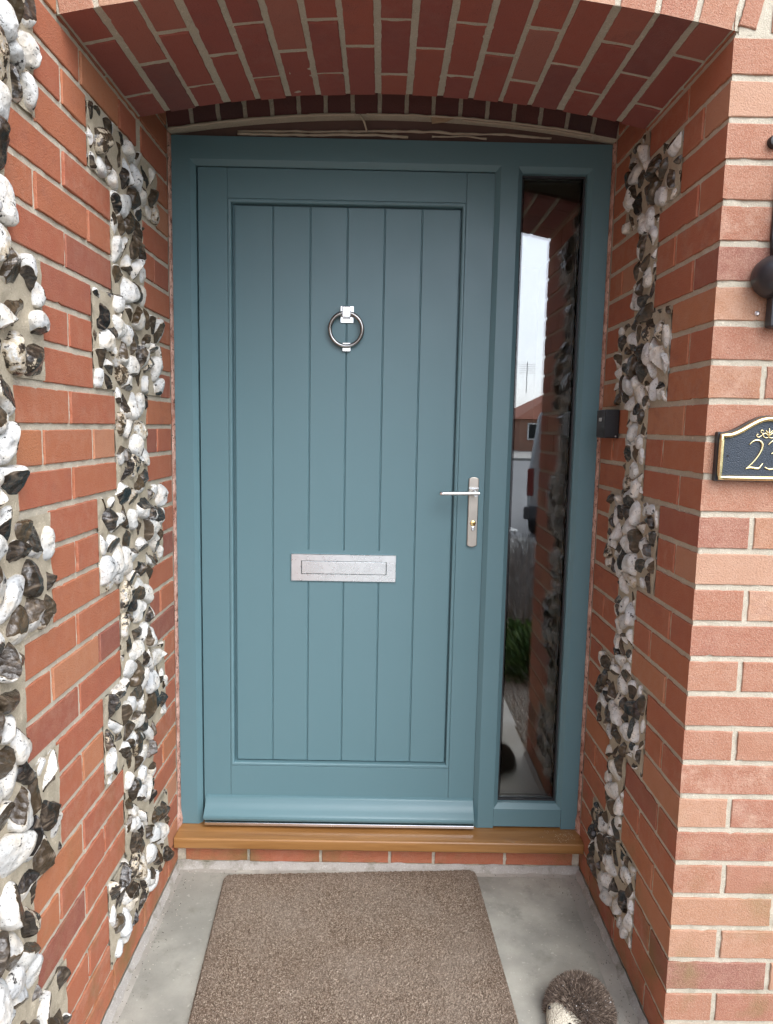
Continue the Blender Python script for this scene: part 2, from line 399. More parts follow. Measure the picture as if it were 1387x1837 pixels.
def right_rows(k):
    m = k % 6
    if k == 27: return [(.03, .135), (.145, .36), (.37, .585), (.595, .709)], []
    if k < 0: return [(.03, .245), (.255, .47), (.48, .709)], []
    if k == 0: return [(.03, .140), (.29, .507), (.517, .709)], [(.142, .287)]
    if wide(k):
        inner = {3: [(.03, .250)], 4: [(.03, .132), (.142, .248)], 5: [(.03, .246)]}[m]
        outer = {3: [(.388, .595), (.605, .709)], 4: [(.385, .488), (.498, .709)], 5: [(.385, .592), (.602, .709)]}[m]
        return inner + outer, [(.250, .387)]
    inner = [(.03, .138)]
    outer = {0: [(.5, .709)], 1: [(.5, .595), (.605, .709)], 2: [(.5, .709)]}[m]
    return inner + outer, [(.14, .499)]

# ------------------------------------------------------------------ flints
def make_flints(mb, f, inside, box, spacing, seed, hscale=1.0, preset=()):
    rs = random.Random(seed); u0, u1, v0, v1 = box
    seeds = [(p[0], p[1]) for p in preset]; tries = 0
    sp = {}
    while tries < 40000:
        tries += 1
        p = (rs.uniform(u0, u1), rs.uniform(v0, v1))
        if not inside(*p): continue
        d = spacing * (rs.uniform(.72, 1.0) if tries < 9000 else rs.uniform(.50, .64))
        if all((p[0] - q[0]) ** 2 + (p[1] - q[1]) ** 2 > d * d for q in seeds): seeds.append(p)
    mets = []
    for i, s in enumerate(seeds):
        if i < len(preset): th, e = preset[i][2], preset[i][3]
        else: th, e = rs.uniform(0, math.pi), rs.uniform(1.0, 1.75)
        c, sn = math.cos(th), math.sin(th); mets.append((c, sn, e))
    def dist(i, u, v):
        c, s_, e = mets[i]; du, dv = u - seeds[i][0], v - seeds[i][1]
        a = du * c + dv * s_; b = -du * s_ + dv * c
        return math.sqrt(a * a / e + b * b * e)
    NA, NE = 30, 10
    mb.pc = mb.pc or []
    for i, (cu, cv) in enumerate(seeds):
        near = [q for q in range(len(seeds)) if q != i and (seeds[q][0] - cu) ** 2 + (seeds[q][1] - cv) ** 2 < (spacing * 3.2) ** 2]
        rho = []
        for a in range(NA):
            th = 2 * math.pi * a / NA; du, dv = math.cos(th), math.sin(th); r = .004; lim = spacing * 1.5
            while r < lim:
                u, v = cu + du * r, cv + dv * r
                if not inside(u, v): break
                d0 = dist(i, u, v)
                if any(dist(q, u, v) < d0 for q in near): break
                r += .0022
            rho.append(r)
        rho = [min(rho[(a + o) % NA] * w_ for o, w_ in ((0, 1), (-1, 1.2), (1, 1.2), (-2, 1.5), (2, 1.5))) for a in range(NA)]
        for _ in range(2): rho = [(rho[a - 1] + 2 * rho[a] + rho[(a + 1) % NA]) / 4 for a in range(NA)]
        gap = rs.uniform(.0006, .003)
        rho = [max(.006, q - gap) for q in rho]; rm = sum(rho) / NA
        if rm < .007: continue
        h = rm * rs.uniform(.52, .85) * hscale; sd = rs.random() * 500; bright = rs.random()
        tu, tv = rs.uniform(-.35, .35), rs.uniform(-.35, .35)
        cuts = []
        rr = rs.random()
        ncut = 0 if rr < .22 else (1 if rr < .55 else (2 if rr < .85 else 3))
        for _ in range(ncut):
            az = rs.uniform(0, 2 * math.pi); el = rs.uniform(.15, 1.25)
            nrm = Vector((math.cos(az) * math.cos(el), math.sin(az) * math.cos(el), math.sin(el)))
            cuts.append((nrm, rm * rs.uniform(.12, .58)))
        base = rs.uniform(-.5, .24) if rs.random() < .74 else rs.uniform(.40, 1.0)
        o = len(mb.v); vs = []; cs = []
        for e in range(NE + 1):
            el = -.35 + (math.pi / 2 + .35) * e / NE
            for a in range(NA):
                th = 2 * math.pi * a / NA
                ce = max(0, math.cos(el)) ** .72; se = math.copysign(abs(math.sin(el)) ** .85, math.sin(el))
                x = rho[a] * ce * math.cos(th); y = rho[a] * ce * math.sin(th); z = h * se
                dirv = Vector((x, y, z)); q = dirv * (1.1 / rm) + Vector((sd, sd * .3, 0))
                dsp = 1 + .30 * noise.noise(q) * (1 if e < NE else .6) + .12 * noise.noise(q * 2.6)
                if e == NE: dsp = 1 + .2 * noise.noise(Vector((sd, 1, 1)))
                P = Vector((x * (.9 + .1 * dsp), y * (.9 + .1 * dsp), z * dsp)); P.z += (tu * P.x + tv * P.y) * (1 if z > 0 else 0)
                cut = base
                for nrm, off in cuts:
                    dd = P.dot(nrm) - off + .07 * rm * noise.noise(q * 1.7)
                    cut = max(cut, .5 + dd / rm * 4.0 if dd > -.1 * rm else cut)
                    if dd > 0: P -= nrm * (dd * .94)
                vs.append(f(cu + P.x, cv + P.y, P.z - .002)); cs.append((max(0, min(1, cut)), bright, rs.random()))
        fs = [(e * NA + a, e * NA + (a + 1) % NA, (e + 1) * NA + (a + 1) % NA, (e + 1) * NA + a) for e in range(NE) for a in range(NA)]
        mb.v += vs; mb.f += [tuple(k + o for k in fa) for fa in fs]; mb.c += [(0, 0, 0)] * len(fs); mb.pc += cs

def inside_fn(rows, lo, hi, which, m=.004):
    def fn(u, v):
        if not (lo < u < hi): return False
        k = int((ZT - v) // .075)
        if k > 26: return False
        sp = rows(k)[1]
        if which >= len(sp) and sp: pass
        for a, b in sp:
            if a + m < u < b - m:
                # keep clear of the bed joints where the panel steps
                for kk, edge in ((k - 1, v - zb(k) + .008), (k + 1, zb(k + 1) + .008 - v)):
                    if edge > 0 and (kk > 26 or not any(c < u < d for c, d in rows(kk)[1])): return False
                return True
        return False
    return fn

# ------------------------------------------------------------------ left wall
TL = 2.5
wl = thing('brick_wall', 'long brick and flint side wall on the left of the porch', 'wall', (0, -.6, 0))
mb = MB(); mo = MB()
for k in range(TOPK, NB):
    v0, v1 = course(k)
    rows = list(left_rows(k)[0])
    if k < 27: u = 1.25 + (0 if k % 2 else .112)
    else: u = 1.245
    if u > 1.3: rows.append((1.26, u - .01))
    while u < TL - .05: rows.append((u, min(TL, u + .215))); u += .225
    for a, b in rows: brick(mb, fL, a, b, v0, v1, step=.009 if a < 1.1 else .05)
for k in range(TOPK, NB):
    v0, v1 = course(k)
    for a, b in ([(.0, .1025), (.1125, .30)] if k % 2 else [(.0, .215), (.225, .30)]): brick(mb, lambda u, v, w: (-u, -TL - w, v), a, b, v0, v1, step=.05)
mb.build('brickwork', 'brick_reveal', wl)
panel = lambda u, v: u < 1.25 and v < ZT + .75 and v > zb(27)
isin = inside_fn(left_rows, .1, 1.25, 0, 0)
sheet(mo, fL, -.02, TL, zb(NB) - .02, zb(TOPK), -.0044, .0026, .011)
mo.box(-.30, -.006, -TL + .004, .12, -.3, zb(TOPK))
mo.build('mortar', 'mortar', wl, smooth=True, sharp=30)
fm = MB(); sheet(fm, fL, .10, 1.28, zb(27), zb(-4), .0005, .0035, .006, inside_fn(left_rows, .1, 1.26, 0, -.001)); fm.build('flint_bedding', 'mortar_flint', wl, smooth=True)
fl = MB(); make_flints(fl, fL, inside_fn(left_rows, .1, .7, 0), (.12, .6, zb(27), ZT), .083, 11, .95)
fl.build('flint_strip', 'flint', wl, smooth=True, sharp=48)
preset = [(0.904, 2.002, 1.14, 1.3), (0.885, 1.978, 1.24, 1.6), (0.881, 1.924, 0.84, 1.6), (0.932, 1.625, 3.14, 1.1), (0.869, 1.616, 1.54, 1.4), (0.911, 1.558, 0.94, 1.7), (0.926, 1.489, 1.54, 1.3), (0.86, 1.481, 1.64, 1.4), (0.952, 1.424, 1.64, 1.2), (0.965, 1.334, 1.64, 1.2), (0.965, 1.27, 1.64, 1.2), (0.967, 1.202, 1.64, 1.2), (0.871, 1.168, 1.34, 1.2), (0.954, 1.148, 2.54, 1.3), (0.891, 1.092, 1.64, 1.2), (0.855, 1.032, 1.24, 1.7), (0.954, 1.029, 1.64, 1.2), (0.982, 0.918, 1.64, 1.2), (0.952, 0.826, 1.64, 1.2), (0.915, 0.72, 1.64, 1.5), (0.846, 0.712, 1.64, 1.7), (0.97, 0.724, 1.94, 1.6), (0.928, 0.638, 2.34, 1.8), (0.891, 0.572, 2.34, 1.6), (0.973, 0.577, 1.64, 1.2), (1.011, 0.568, 1.64, 1.2), (0.969, 0.496, 1.84, 1.5), (0.965, 0.434, 1.64, 1.5), (0.891, 0.289, 2.24, 1.8), (0.999, 0.372, 2.14, 1.5)]
fl = MB(); make_flints(fl, fL, inside_fn(left_rows, .75, 1.27, 1), (.8, 1.25, zb(27), zb(-4)), .096, 5, 1.0, preset)
fl.build('flint_panel', 'flint', wl, smooth=True, sharp=48)
def plaster(x, sgn, name, parent):
    mb = MB(); n = 150; vs = []
    for i in range(n + 1):
        z = .095 + (ZT + .07 - .095) * i / n
        low = max(0, 1 - abs(z - .13) / .05) * .02
        a = .003 + .003 * noise.noise(Vector((z * 30, sgn, 0))) + low
        b = .005 + .003 * noise.noise(Vector((z * 55, sgn, 9))) + low * .3
        j = .002 * noise.noise(Vector((z * 120, 4, sgn)))
        vs += [(x, -.006 - a - .008, z), (x + sgn * (b * .6), -.010 - a * .6 + j, z), (x + sgn * (b + j), -.003, z), (x + sgn * b, .02, z)]
    mb.add(vs, [(i * 4 + k, i * 4 + k + 1, i * 4 + k + 5, i * 4 + k + 4) for i in range(n) for k in range(3)])
    mb.build(name, 'plaster_raw', parent, smooth=True)
plaster(-.002, 1, 'raw_plaster_edge', wl)

# ------------------------------------------------------------------ right pier with the front wall
XE = 3.4
wr = thing('brick_wall', 'brick porch pier on the right carrying the number plaque, with flint strip in its side', 'wall', (W + .3, -.4, 0))
tones = {k: rnd_tone() for k in range(TOPK, NB)}
mb = MB(); mo = MB(); ff = MB(); mf = MB()
for k in range(-2, NB):
    v0, v1 = course(k)
    for a, b in right_rows(k)[0]: brick(mb, fR, a, b, v0, v1, tones[k] if b == .709 else None, keep='r' if b == .709 else '')
mb.build('reveal_brickwork', 'brick_reveal', wr)
CX = W / 2
def circ(spring, rise):
    r = CX * CX / (2 * rise) + rise / 2; return r, spring + rise - r
RA, ZA = circ(ZT + .006, .066)
half = math.asin(CX / RA)
ring_top = RA + .225
for k in range(TOPK, NB):
    v0, v1 = course(k); x = W
    if k < 0:
        # clear of the arch ring: radial skewback on the right, outer curve above
        a_end = half + .075 / RA * .55; z_e = ZA + ring_top * math.cos(a_end)
        if v0 - ZA >= ring_top: x = 0.0
        elif v0 >= z_e:
            dx = math.sqrt(ring_top ** 2 - (v0 - ZA) ** 2); x = CX + dx + .012
            if CX - dx - .012 > .03:
                xl = CX - dx - .012; u = 0.0
                while u < xl - .02: brick(ff, fF, u, min(u + .215, xl), v0, v1); u += .225
        else: x = CX + math.tan(a_end) * (v1 - ZA) + .014
    L = .1025 if k % 2 == 0 else .215
    first = True
    while x < XE:
        if k < 0 and first:
            b = W + (.1025 if k % 2 == 0 else .215); b = b if b - x > .04 else b + .225
            if x <= 0: b = .13 if k % 2 else .215
        else: b = x + (L if first else .215)
        brick(ff, fF, x, min(b, XE), v0, v1, tones[k] if (first and k >= 0) else None, keep='l' if (first and k >= 0) else '', step=.008 if x < 1.5 else .05)
        x = b + .01; first = False
ff.build('face_brickwork', 'brick_face', wr)
sheet(mo, fR, -.02, D - .003, zb(NB) - .02, zb(-3), -.0040, .0022, .010)
mo.box(W + .006, W + .40, -D + .006, .12, -.3, zb(TOPK)); mo.build('reveal_mortar', 'mortar', wr, smooth=True, sharp=30)
sheet(mf, fF, W + .003, XE, zb(NB) - .02, zb(0), -.0038, .0026, .009)
sheet(mf, fF, 0, XE, zb(0), zb(TOPK), -.0040, .0016, .016, lambda u, v: math.hypot(u - CX, v - ZA) > RA + .05 or u > W + .003)
sheet(mf, lambda u, v, w: (CX + (RA + v) * math.sin(u / RA), -D - w, ZA + (RA + v) * math.cos(u / RA)), -half * RA, half * RA + .004, .0015, .24, -.003, .0014, .012)
mf.box(W + .40, XE, -D + .006, -D + .30, -.3, zb(TOPK))
mf.build('face_mortar', 'mortar_face', wr, smooth=True, sharp=30)
fm = MB(); sheet(fm, fR, .12, .51, zb(27), zb(0), .0005, .0035, .006, inside_fn(right_rows, .1, .52, 0, -.001)); fm.build('flint_bedding', 'mortar_flint', wr, smooth=True)
fl = MB(); make_flints(fl, fR, inside_fn(right_rows, .1, .6, 0), (.13, .5, zb(27), zb(0)), .072, 23, .95)
fl.build('flint_strip', 'flint', wr, smooth=True, sharp=48)
plaster(W + .002, -1, 'raw_plaster_edge', wr)

# ------------------------------------------------------------------ arch
ar = thing('brick_arch', 'shallow brick arch over the porch with cream mortar joints', 'arch', (CX, -.45, ZT))
NV = 17; da = 2 * half / NV
def fS(u, v, w): return (CX + (RA - w) * math.sin(u), -v, ZA + (RA - w) * math.cos(u))
sb = MB(); sm = MB()
Y0 = .262
class FS:
    pass
def soffit_map(u, v, w): return fS(u / RA, v, w)
for i in range(NV):
    u0 = (-half + da * i) * RA + .0062; u1 = (-half + da * (i + 1)) * RA - .0062
    j1, j2 = random.uniform(-.008, .008), random.uniform(-.008, .008)
    cuts = [Y0, .482 + j1, D] if i % 2 else [Y0, .371 + j1, .593 + j2, D]
    sk = random.uniform(-.003, .003)
    for a, b in zip(cuts[:-1], cuts[1:]):
        brick(sb, soffit_map, u0 + sk, u1 + sk, a + (.0062 if a > Y0 else 0), b - (.0062 if b < D else 0), keep=('t' if b == D else ''), out=random.uniform(-.001, .001))
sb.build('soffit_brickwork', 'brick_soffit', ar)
sheet(sm, soffit_map, -half * RA - .01, half * RA + .01, Y0 + .003, D - .003, -.0026, .0016, .010)
# solid core of the arch above the soffit
n = 24; vs = []
for y in (-Y0 - .002, -D + .006):
    for i in range(n + 1):
        a = -half + 2 * half * i / n; vs.append((CX + (RA + .012) * math.sin(a), y, ZA + (RA + .012) * math.cos(a)))
    for i in range(n + 1): vs.append((W * i / n, y, zb(TOPK)))
m2 = 2 * (n + 1); fs = []
for s in (0, m2): fs += [(s + i, s + i + 1, s + n + 2 + i, s + n + 1 + i) for i in range(n)]
fs += [(i, i + 1, m2 + i + 1, m2 + i) for i in range(n)]
sm.add(vs, fs)
sm.build('soffit_mortar', 'mortar_soffit', ar, smooth=True, sharp=30)
rb = MB()
def ring_map(u, v, w): return (CX + (RA + v) * math.sin(u / RA), -D - w, ZA + (RA + v) * math.cos(u / RA))
for i in range(NV + 1):
    a0 = -half + da * i
    brick(rb, ring_map, a0 * RA + .005, (a0 + da) * RA - .005 - (.03 if i == NV else 0), 0 if i < NV else .012, .22, tones[i], keep='b' if i < NV else '')
rb.build('face_voussoirs', 'brick_face', ar)

# inner header over the door with old sealant beads
hd = thing('brick_lintel', 'brick lintel course over the door, shade put into its colour, with smears of old cream sealant', 'lintel', (CX, 0, ZT + .1))
RH, ZH = circ(ZT + .070, .052)
hh = math.asin(CX / RH); dh = 2 * hh / NV
hb = MB()
def head_map(u, v, w): return (CX + (RH + v) * math.sin(u / RH), -.032 - w, ZH + (RH + v) * math.cos(u / RH))
for i in range(NV):
    a0 = -hh + dh * i; brick(hb, head_map, a0 * RH + .005, (a0 + dh) * RH - .005, 0, .215, (random.uniform(0, .3), 0, random.random()), keep='b')
hb.build('soldier_bricks', 'brick_header_shaded', hd)
hm = MB(); n = 30; vs = []
for i in range(n + 1):
    a = -hh + 2 * hh * i / n; s_, c_ = math.sin(a), math.cos(a)
    vs += [(CX + (RH + .23) * s_, -.028, ZH + (RH + .23) * c_), (CX + (RH + .001) * s_, -.030, ZH + (RH + .001) * c_), (CX + (RH + .001) * s_, .10, ZH + (RH + .001) * c_)]
hm.add(vs, [(3 * i + k, 3 * i + k + 1, 3 * i + k + 4, 3 * i + k + 3) for i in range(n) for k in range(2)])
hm.box(0, W, -.028, .10, zb(-5), zb(TOPK)); hm.box(0, W, -Y0 - .01, -.02, zb(-4), zb(-4) + .05)
hm.build('joint_mortar', 'mortar_soffit', hd, smooth=True, sharp=30)
ib = MB(); ib.box(.0, W, .012, .10, ZT + .055, ZT + .16)
ib.build('infill', 'soffit_dark', hd)
def bead(name, pts, r, mat='sealant', flat=.5):
    mb = MB(); P = []; rr = []
    for i in range(len(pts) - 1):
        for j in range(14):
            a = j / 14; x = pts[i][0] * (1 - a) + pts[i + 1][0] * a; z = pts[i][1] * (1 - a) + pts[i + 1][1] * a; y = pts[i][2] * (1 - a) + pts[i + 1][2] * a
            P.append((x, y, z + .0016 * noise.noise(Vector((x * 30, z * 9, 3))))); rr.append(r * (1 + .45 * noise.noise(Vector((x * 45, 1, r * 999)))))
    mb.tube(P, rr, 8); mb.build(name, mat, hd, smooth=True)
arc = lambda x, dz=0: ZH + math.sqrt(RH * RH - (x - CX) ** 2) + dz
bead('sealant_bead', [(x, arc(x, -.001), -.034) for x in (.004, .12, .25, .40, .535)], .0042)
bead('sealant_bead', [(x, arc(x, -.001), -.034) for x in (.555, .70, .85, 1.0, 1.10, 1.2)], .0030)
bead('sealant_bead', [(x, arc(x, -.006), -.030) for x in (.82, .95, 1.08, 1.19)], .0032)
bead('sealant_bead', [(.19, ZT + .0845, .010), (.42, ZT + .088, .010), (.60, ZT + .093, .010), (.76, ZT + .095, .010), (.80, ZT + .090, .010), (.95, ZT + .092, .010), (1.09, ZT + .083, .010)], .0036)
bead('sealant_bead', [(.19, ZT + .0765, .006), (.33, ZT + .0755, .006), (.45, ZT + .079, .006), (.58, ZT + .081, .006), (.68, ZT + .077, .006)], .0040)
bead('sealant_bead', [(.74, ZT + .080, .006), (.84, ZT + .083, .006), (.90, ZT + .077, .006)], .0026)
bead('sealant_bead', [(.535, arc(.535, -.001), -.032), (.548, ZT + .11, -.01), (.556, ZT + .09, .008)], .0032)
mb = MB(); mb.extrude([(.735, arc(.735)), (.80, arc(.80)), (.775, arc(.775, -.012)), (.737, arc(.735, -.018))], lambda x, z: (x, -.033, z), lambda x, z: (x, -.024, z)); mb.build('sealant_lump', 'sealant_tan', hd)

# brick plinth under the sill
pl = thing('brick_plinth', 'low course of red brick under the wooden door sill', 'plinth', (CX, 0, 0))
fP = lambda u, v, w: (u, -.036 - w, v)
mb = MB()
xs = [.022, .222, .447, .663, .80, 1.023, 1.24]
for a, b in zip(xs[:-1], xs[1:]): brick(mb, fP, a + .004, b - .004, .020, .084, (random.uniform(.1, .5), .3, random.random()))
mb.build('brickwork', 'brick_reveal', pl)
mb = MB(); sheet(mb, fP, 0, W, -.02, .084, -.004, .001); mb.box(0, W, -.030, .12, -.02, .083); mb.build('mortar', 'mortar', pl)

# ------------------------------------------------------------------ ground
fl_ = MB(); fl_.box(.0, W, -1.0, .0, -.10, -.0015); structure(fl_.build('floor', 'concrete', origin=None))
eb = MB()
def edge_strip(pts_out, pts_in, z=.0022):
    n = len(pts_out)
    vs = [(x, y, z + .0) for x, y in pts_out] + [(x, y, -.001) for x, y in pts_in]
    eb.add(vs, [(i, i + 1, n + i + 1, n + i) for i in range(n - 1)])
def line(x0, y0, x1, y1, n=40, j=.003, s=0):
    return [(x0 + (x1 - x0) * i / n + j * noise.noise(Vector((i * .4, s, 0))), y0 + (y1 - y0) * i / n + j * noise.noise(Vector((i * .4, s, 5)))) for i in range(n + 1)]
edge_strip(line(0.0, -.036, W, -.036, j=0), line(.028, -.066, W - .05, -.066, s=2))
edge_strip(line(W, -.036, W, -1.0, j=0), line(W - .05, -.066, W - .062, -1.0, s=3))
edge_strip(line(0.0, -.036, 0.0, -1.0, j=0), line(.028, -.066, .030, -1.0, s=4))
eb.build('floor_edging', 'concrete_edge', smooth=False)['kind'] = 'structure'
fb = MB()
def fillet(a, b, nrm, n=70, h=.016, w=.014):
    vs = []
    for i in range(n + 1):
        x = a[0] + (b[0] - a[0]) * i / n; y = a[1] + (b[1] - a[1]) * i / n; q = 1 + .45 * noise.noise(Vector((i * .3, a[0] * 7, nrm[0])))
        vs += [(x, y, h * q), (x + nrm[0] * w * .35 * q, y + nrm[1] * w * .35 * q, h * .75 * q), (x + nrm[0] * w * q, y + nrm[1] * w * q, .0005)]
    fb.add(vs, [(3 * i + k, 3 * i + k + 1, 3 * i + k + 4, 3 * i + k + 3) for i in range(n) for k in range(2)])
fillet((0.001, -.036), (0.001, -1.0), (1, 0)); fillet((W - .001, -.036), (W - .001, -D), (-1, 0)); fillet((0, -.037), (W, -.037), (0, -1), h=.02)
fb.build('floor_skirting', 'cement_fillet', smooth=True)['kind'] = 'structure'

concrete_mat('asphalt', (.15, .155, .165), (.21, .215, .225), 20)
simple('soil', (.16, .115, .08), .95, bs=30, bd=.01); simple('chips', (.33, .24, .16), .9, bs=45, bd=.012); simple('gravel_stone', (.45, .43, .39), .8, bs=60, bd=.01)
simple('road_paint', (.7, .7, .68), .6); simple('grass_green', (.06, .10, .03), .9, bs=8)
g = MB(); g.quad((-200, -260, -.16), (200, -260, -.16), (200, 60, -.16), (-200, 60, -.16)); structure(g.build('ground', 'grass_green'))
g = MB(); g.box(-7.0, 1.27, -6.0, -1.0, -.12, -.004); structure(g.build('path', 'path_slab'))  # path widened out of view as a pale surface to bounce fill light
g = MB(); g.box(1.27, 4.2, -5.6, -D - .0, -.15, -.03); structure(g.build('flower_bed', 'soil'))
g = MB(); g.box(1.3, 4.2, -5.55, -4.85, -.02, -.01); structure(g.build('bark_chips', 'chips'))
g = MB(); g.box(-30, 30, -7.3, -6.0, -.14, -.06); structure(g.build('pavement', 'path_slab'))
g = MB(); g.box(-9, 9, -60, -7.3, -.18, -.15); g.box(-30, 30, -13, -7.3, -.18, -.1495); structure(g.build('road', 'asphalt'))
g = MB(); g.box(-5, 30, -47, -33, -.18, -.03); structure(g.build('driveway', 'path_slab'))
g = MB()
for i in range(8):
    a = math.pi * i / 7; b = math.pi * (i + 1) / 7
    g.quad((2.35 - .35 * math.cos(a), -8.6 - .5 * math.sin(a), -.144), (2.35 - .35 * math.cos(b), -8.6 - .5 * math.sin(b), -.144), (2.35 - .22 * math.cos(b), -8.6 - .36 * math.sin(b), -.144), (2.35 - .22 * math.cos(a), -8.6 - .36 * math.sin(a), -.144))
structure(g.build('road_marking', 'road_paint'))

# ------------------------------------------------------------------ door frame
zf = lambda z: ZT + z
def ring_side(mb, rect, side, prof):
    """rect x0 x1 z0 z1 (outer), prof list of (inset, y): one mitred side of a moulded opening"""
    x0, x1, z0, z1 = rect
    for (a, ya), (b, yb) in zip(prof[:-1], prof[1:]):
        if side == 'l': q = [(x0 + a, ya, z0 + a), (x0 + a, ya, z1 - a), (x0 + b, yb, z1 - b), (x0 + b, yb, z0 + b)]
        if side == 'r': q = [(x1 - a, ya, z0 + a), (x1 - a, ya, z1 - a), (x1 - b, yb, z1 - b), (x1 - b, yb, z0 + b)]
        if side == 't': q = [(x0 + a, ya, z1 - a), (x1 - a, ya, z1 - a), (x1 - b, yb, z1 - b), (x0 + b, yb, z1 - b)]
        if side == 'b': q = [(x0 + a, ya, z0 + a), (x1 - a, ya, z0 + a), (x1 - b, yb, z0 + b), (x0 + b, yb, z0 + b)]
        mb.quad(*q)
df = thing('door_frame', 'teal painted timber door frame with a tall glazed sidelight', 'door frame', (CX, 0, .12))
zs = .1205     # underside of the frame
door_open = (.0555, .9395, zs - .014, zf(.0045)); CH = [(0, 0), (.0142, .0125), (.0142, .020), (.0150, .075)]
side_open = (.9885, 1.2025, zf(-1.930), zf(.0030)); CS = [(0, 0), (.0140, .013), (.0150, .030)]
FB = .075
def face_member(x0, x1, z0, z1, sides):
    mb = MB(); mb.quad((x0, 0, z0), (x1, 0, z0), (x1, 0, z1), (x0, 0, z1))
    for rect, s, pr in sides: ring_side(mb, rect, s, pr)
    return mb
mb = face_member(.003, .0555, zs, zf(.067), [])
ring_side(mb, door_open, 'l', CH); mb.quad((.003, 0, zs), (.003, FB, zs), (.003, FB, zf(.067)), (.003, 0, zf(.067))); mb.quad((.003, 0, zs), (.0555, 0, zs), (.0705, FB, zs), (.003, FB, zs))
mb.build('frame_jamb', 'teal_paint', df, bevel=.0012, weld=True)
mb = face_member(1.2025, 1.2535, zs, zf(.067), [(side_open, 'r', CS)]); mb.quad((1.2535, 0, zs), (1.2535, FB, zs), (1.2535, FB, zf(.067)), (1.2535, 0, zf(.067)))
mb.build('frame_jamb', 'teal_paint', df, bevel=.0012, weld=True)
mb = MB(); zt_, zl = zf(.067), zf(.0045)
mb.quad((.0555, 0, zl), (.9395, 0, zl), (.9395, 0, zt_), (.0555, 0, zt_)); mb.quad((.9395, 0, zl), (.9885, 0, zf(.003)), (.9885, 0, zt_), (.9395, 0, zt_)); mb.quad((.9885, 0, zf(.003)), (1.2025, 0, zf(.003)), (1.2025, 0, zt_), (.9885, 0, zt_))
ring_side(mb, door_open, 't', CH); ring_side(mb, side_open, 't', CS)
mb.quad((.003, 0, zt_), (1.2535, 0, zt_), (1.2535, FB, zt_), (.003, FB, zt_))
mb.build('frame_head', 'teal_paint', df, bevel=.0012, weld=True)
mb = MB(); mb.quad((.9395, 0, zs), (.9885, 0, zs), (.9885, 0, zf(.003)), (.9395, 0, zf(.0045)))
ring_side(mb, door_open, 'r', CH); ring_side(mb, side_open, 'l', CS); mb.quad((.9253, FB, zs), (.9395, 0, zs), (.9885, 0, zs), (.9885, FB, zs))
mb.build('mullion', 'teal_paint', df, bevel=.0016, weld=True)
mb = MB(); z0_, z1_ = zf(-1.988), zf(-1.930)
mb.quad((.9893, .0008, z0_), (1.2017, .0008, z0_), (1.2017, .0008, z1_), (.9893, .0008, z1_)); ring_side(mb, side_open, 'b', CS); mb.quad((.9893, .0008, z0_), (1.2017, .0008, z0_), (1.2017, FB, z0_), (.9893, FB, z0_))
mb.quad((.9893, .0008, z1_), (1.2017, .0008, z1_), (1.2025, 0, z1_), (.9885, 0, z1_))
mb.build('sidelight_rail', 'teal_paint', df, bevel=.0009)
gx0, gx1, gz0, gz1 = .9885 + .015, 1.2025 - .015, zf(-1.930) + .015, zf(.003) - .015
def rect_ring(mb, x0, x1, z0, z1, w, y0, y1):
    mb.box(x0, x0 + w, y0, y1, z0, z1); mb.box(x1 - w, x1, y0, y1, z0, z1); mb.box(x0 + w, x1 - w, y0 + .0003, y1, z0, z0 + w); mb.box(x0 + w, x1 - w, y0 + .0003, y1, z1 - w, z1)
mb = MB(); rect_ring(mb, gx0 - .006, gx1 + .006, gz0 - .006, gz1 + .006, .0105, .0275, .034); mb.build('gasket', 'rubber', df)
mb = MB(); rect_ring(mb, gx0 - .006, gx1 + .006, gz0 - .006, gz1 + .006, .0165, .0382, .0540); mb.build('spacer_bar', 'rubber', df)
mb = MB(); mb.box(gx0 - .004, gx1 + .004, .0342, .0382, gz0 - .004, gz1 + .004); mb.build('glass_pane', 'glass', df)
mb = MB(); mb.box(gx0 - .004, gx1 + .004, .0540, .0580, gz0 - .004, gz1 + .004); mb.build('glass_pane', 'glass', df)
mb = MB(); rect_ring(mb, .95, 1.245, zs, zf(.05), .057, .0585, .074); mb.build('glazing_rebate', 'dark_gap', df)
mb = MB(); mb.box(.083, .9245, -.0270, .03, zf(-1.9830), zf(-1.9735)); mb.build('threshold_strip', 'bright_steel', df, bevel=.0012)

# ------------------------------------------------------------------ door
YD = .0165
dr = thing('front_door', 'closed teal painted front door with vertical grooved boards and steel fittings', 'door', (.5, YD, .14))
X0, X1, Z0, Z1 = .0735, .9262, .141, zf(-.0115)
sx0, sx1 = .1575, .8450; rz1, rz0 = zf(-.0945), zf(-1.8075)
def panelbox(name, x0, x1, z0, z1, y0=YD, y1=.07): 
    m_ = MB(); m_.box(x0, x1, y0, y1, z0, z1); return m_.build(name, 'teal_paint', dr, bevel=.0009)
panelbox('stile', X0, sx0 - .0003, Z0, Z1); panelbox('stile', sx1 + .0003, X1, Z0, Z1)
panelbox('top_rail', sx0 + .0003, sx1 - .0003, rz1 + .0003, Z1, YD + .0003); panelbox('bottom_rail', sx0 + .0003, sx1 - .0003, Z0, rz0 - .0003, YD + .0003)
mb = MB(); rect = (sx0, sx1, rz0, rz1); BE = [(0, YD + .0022), (.0012, YD + .0002), (.0035, YD - .0004), (.0075, YD + .0008), (.0098, YD + .0035), (.0108, YD + .009), (.0112, .044)]
for s in 'lrtb': ring_side(mb, rect, s, BE)
mb.build('bead_moulding', 'teal_paint', dr, smooth=True, sharp=40, weld=True)
YB = YD + .015
gro = [.2865, .3955, .5035, .6115, .7200]; prof = [(sx0 + .0185, .045), (sx0 + .0185, YB + .0008), (sx0 + .0195, YB)]
